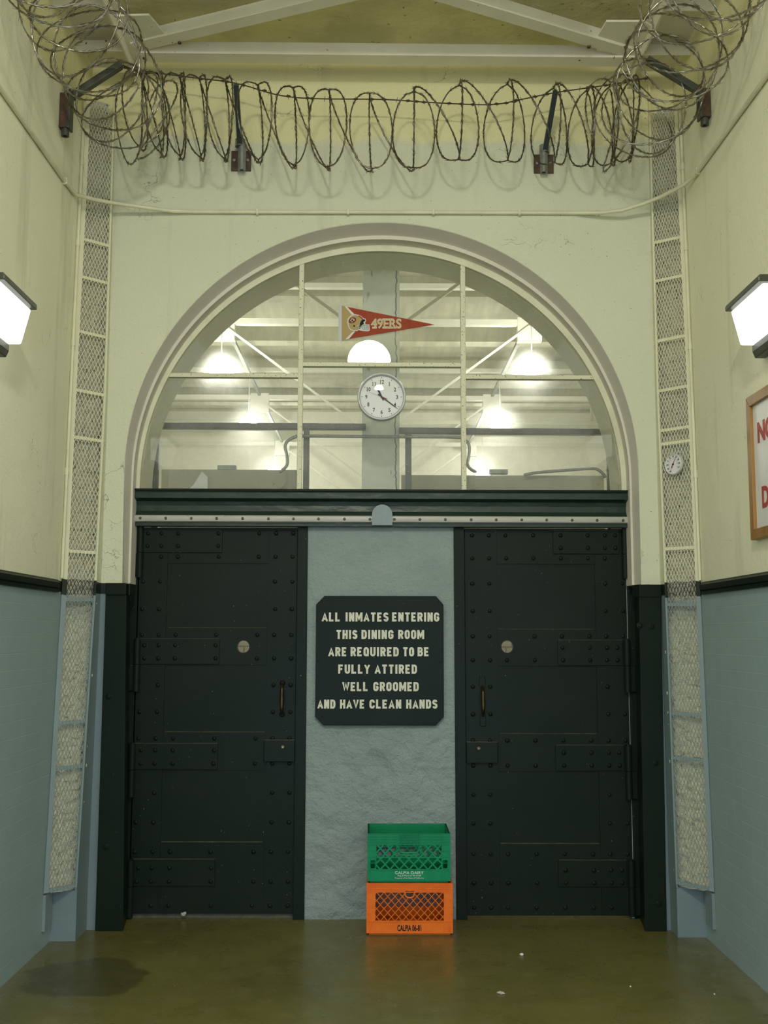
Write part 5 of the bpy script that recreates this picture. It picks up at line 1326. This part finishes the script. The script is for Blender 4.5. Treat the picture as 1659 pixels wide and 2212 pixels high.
        if not orange:
            zm = za + (zb_-za)*0.50
            if ax == 'x': m.box(lo, hi, fix-0.004, fix+0.004, zm-0.003, zm+0.003)
        return m.build(nm, mat, root)
    cut = (0.056, z2-0.042, 0) if not orange else (0.026, z2-0.028, 0)
    lattice('lattice_panel', 'x', x0+post, x1-post, 0.006, z1, z2, cut); lattice('lattice_panel', 'x', x0+post, x1-post, D-0.006, z1, z2, cut)
    lattice('lattice_panel', 'y', post, D-post, x0+0.006, z1, z2); lattice('lattice_panel', 'y', post, D-post, x1-0.006, z1, z2)
    m = MB()
    for k in range(9):
        x = x0+0.02 + (W-0.04)*k/8; m.box(x-0.004, x+0.004, 0.012, D-0.012, 0.010, 0.022)
    for k in range(7):
        y = 0.02 + (D-0.04)*k/6; m.box(x0+0.012, x1-0.012, y-0.004, y+0.004, 0.010, 0.020)
    m.build('base_grid', mat, root)
    for yy, sg in ((0.0, 1), (D, -1)):
        m = MB(); y_ = yy + sg*0.003
        kx, kz = cut[0], cut[1]
        ring_ = [(-kx, z2+(0.0 if orange else -0.004)), (-kx, kz+0.022)] + [(-kx+0.022*(1-math.cos(PI/2*k/5)), kz+0.022*(1-math.sin(PI/2*k/5))) for k in range(1, 6)]
        ring_ += [(-x, z) for x, z in ring_[::-1]]
        m.tube([(x, y_, z) for x, z in ring_], 0.0045, 6)
        if not orange:
            rg2 = [(x*1.22, z if i in (0, len(ring_)-1) else z-0.014) for i, (x, z) in enumerate(ring_)]
            m.tube([(x, y_, z) for x, z in rg2], 0.003, 6)
            for k in range(9):
                x = -0.044+0.011*k; m.box(x-0.001, x+0.001, y_-0.002, y_+0.004, kz-0.014, kz)
            # hatched grip plate above the hand hole
            for fam in (1, -1):
                for k in range(-9, 10):
                    xa = k*0.0145; xb = xa+fam*0.05*1.1
                    a_, b_ = max(min(xa, xb), -0.058), min(max(xa, xb), 0.058)
                    if b_-a_ < 0.006: continue
                    za = z2+0.008 + (a_-xa)/(xb-xa)*0.05; zb2 = z2+0.008 + (b_-xa)/(xb-xa)*0.05
                    m.bar((a_, yy+sg*0.001, za), (b_, yy+sg*0.001, zb2), 0.002, 0.004, up=(0, 1, 0))
            for x in (-0.059, 0.059): m.box(x-0.0015, x+0.0015, yy+min(0, sg*0.008)-0.001, yy+max(0, sg*0.008), z2+0.005, H)
        m.build('handle_rim', mat, root)
    m = MB()
    for s_, xc_, zc_, wd, ht, bold in texts: fit_text(m, s_, (xc_-wd/2, 0.0034, zc_), (1, 0, 0), (0, 0, 1), wd, ht, bold, 0.001)
    o = m.build('lettering', tcol, root, recalc=False); o['label'] = 'printed lettering on the front band'
    return root
oy = 6.085
oc = at(885, 2019, oy); oW = at(978.5, 2019, oy).x - at(791, 2019, oy).x
oH = at(885, 1908, oy).z; 
crate('milk_crate', (oc.x, oy, 0.0), 0.0, oW, 0.325, oH, 0.050, 0.075, M['orange'], 'orange milk crate on the floor under the green one', 0.0405, 0.0034, True,
      (('CALPIA 06-81', -0.002, 0.021, 0.132, 0.034, 0.03),), M['ink'])
gc = at(883.5, 1906, oy+0.004); gW = at(973.5, 1870, oy).x - at(793.5, 1870, oy).x
gH = at(885, 1801, oy).z - oH
crate('milk_crate', (gc.x, oy+0.004, oH), 0.004, gW, 0.318, gH, 0.062, 0.072, M['green'], 'green milk crate stacked on top of the orange one', 0.053, 0.0078, False,
      (('CALPIA DAIRY', 0.002, 0.047, 0.158, 0.0155, 0.0), ('Reg # Plant #: 06-5100', 0.002, 0.034, 0.130, 0.0085, 0.006), ('Property of the State of California', 0.002, 0.0215, 0.160, 0.0085, 0.006)), M['white'])

# ------------------------------------------------------------------ litter
def scrap(px, py2, sz, mat, label, seed, z=0.0):
    rnd = random.Random(seed); p = atz(px, py2, z)
    m = MB(); bmesh.ops.create_icosphere(m.bm, subdivisions=2, radius=1.0)
    for v in m.bm.verts:
        k = 0.75+0.45*noise.noise(v.co*1.7+Vector((seed, 0, 0))); v.co = Vector((v.co.x*k*sz[0], v.co.y*k*sz[1], max(v.co.z*k, -0.6)*sz[2]))
    zmin = min(v.co.z for v in m.bm.verts)
    o = m.build('paper_scrap', mat); o.location = p + Vector((0, 0, -zmin)); o.rotation_euler = (0, 0, rnd.uniform(0, 6)); tag(o, label, 'litter', 'scraps on the floor')
M['greypaper'] = simple('grey_paper', (0.42, 0.43, 0.38), 0.8)
scrap(1127, 2064, (0.014, 0.012, 0.009), M['feltwhite'], 'small white paper scrap on the floor right of the crates', 1)
scrap(1082, 2147, (0.026, 0.016, 0.008), M['greypaper'], 'flattened grey scrap on the floor nearest the camera', 2)
scrap(1543, 2148, (0.010, 0.006, 0.003), M['white'], 'tiny white chip on the floor by the right wall', 3)
scrap(1362, 2132, (0.005, 0.005, 0.004), M['feltwhite'], 'tiny pale crumb on the floor between scrap and right wall', 4)
p = at(397, 1974, YD-0.008); m = MB(); bmesh.ops.create_icosphere(m.bm, subdivisions=2, radius=1.0)
for v in m.bm.verts: k = 0.75+0.5*noise.noise(v.co*1.9); v.co = Vector((v.co.x*k*0.022, v.co.y*k*0.008, v.co.z*k*0.014)) + p
tag(m.build('paper_wad', M['greypaper']), 'grey paper wad stuck at the foot of the left door', 'litter')
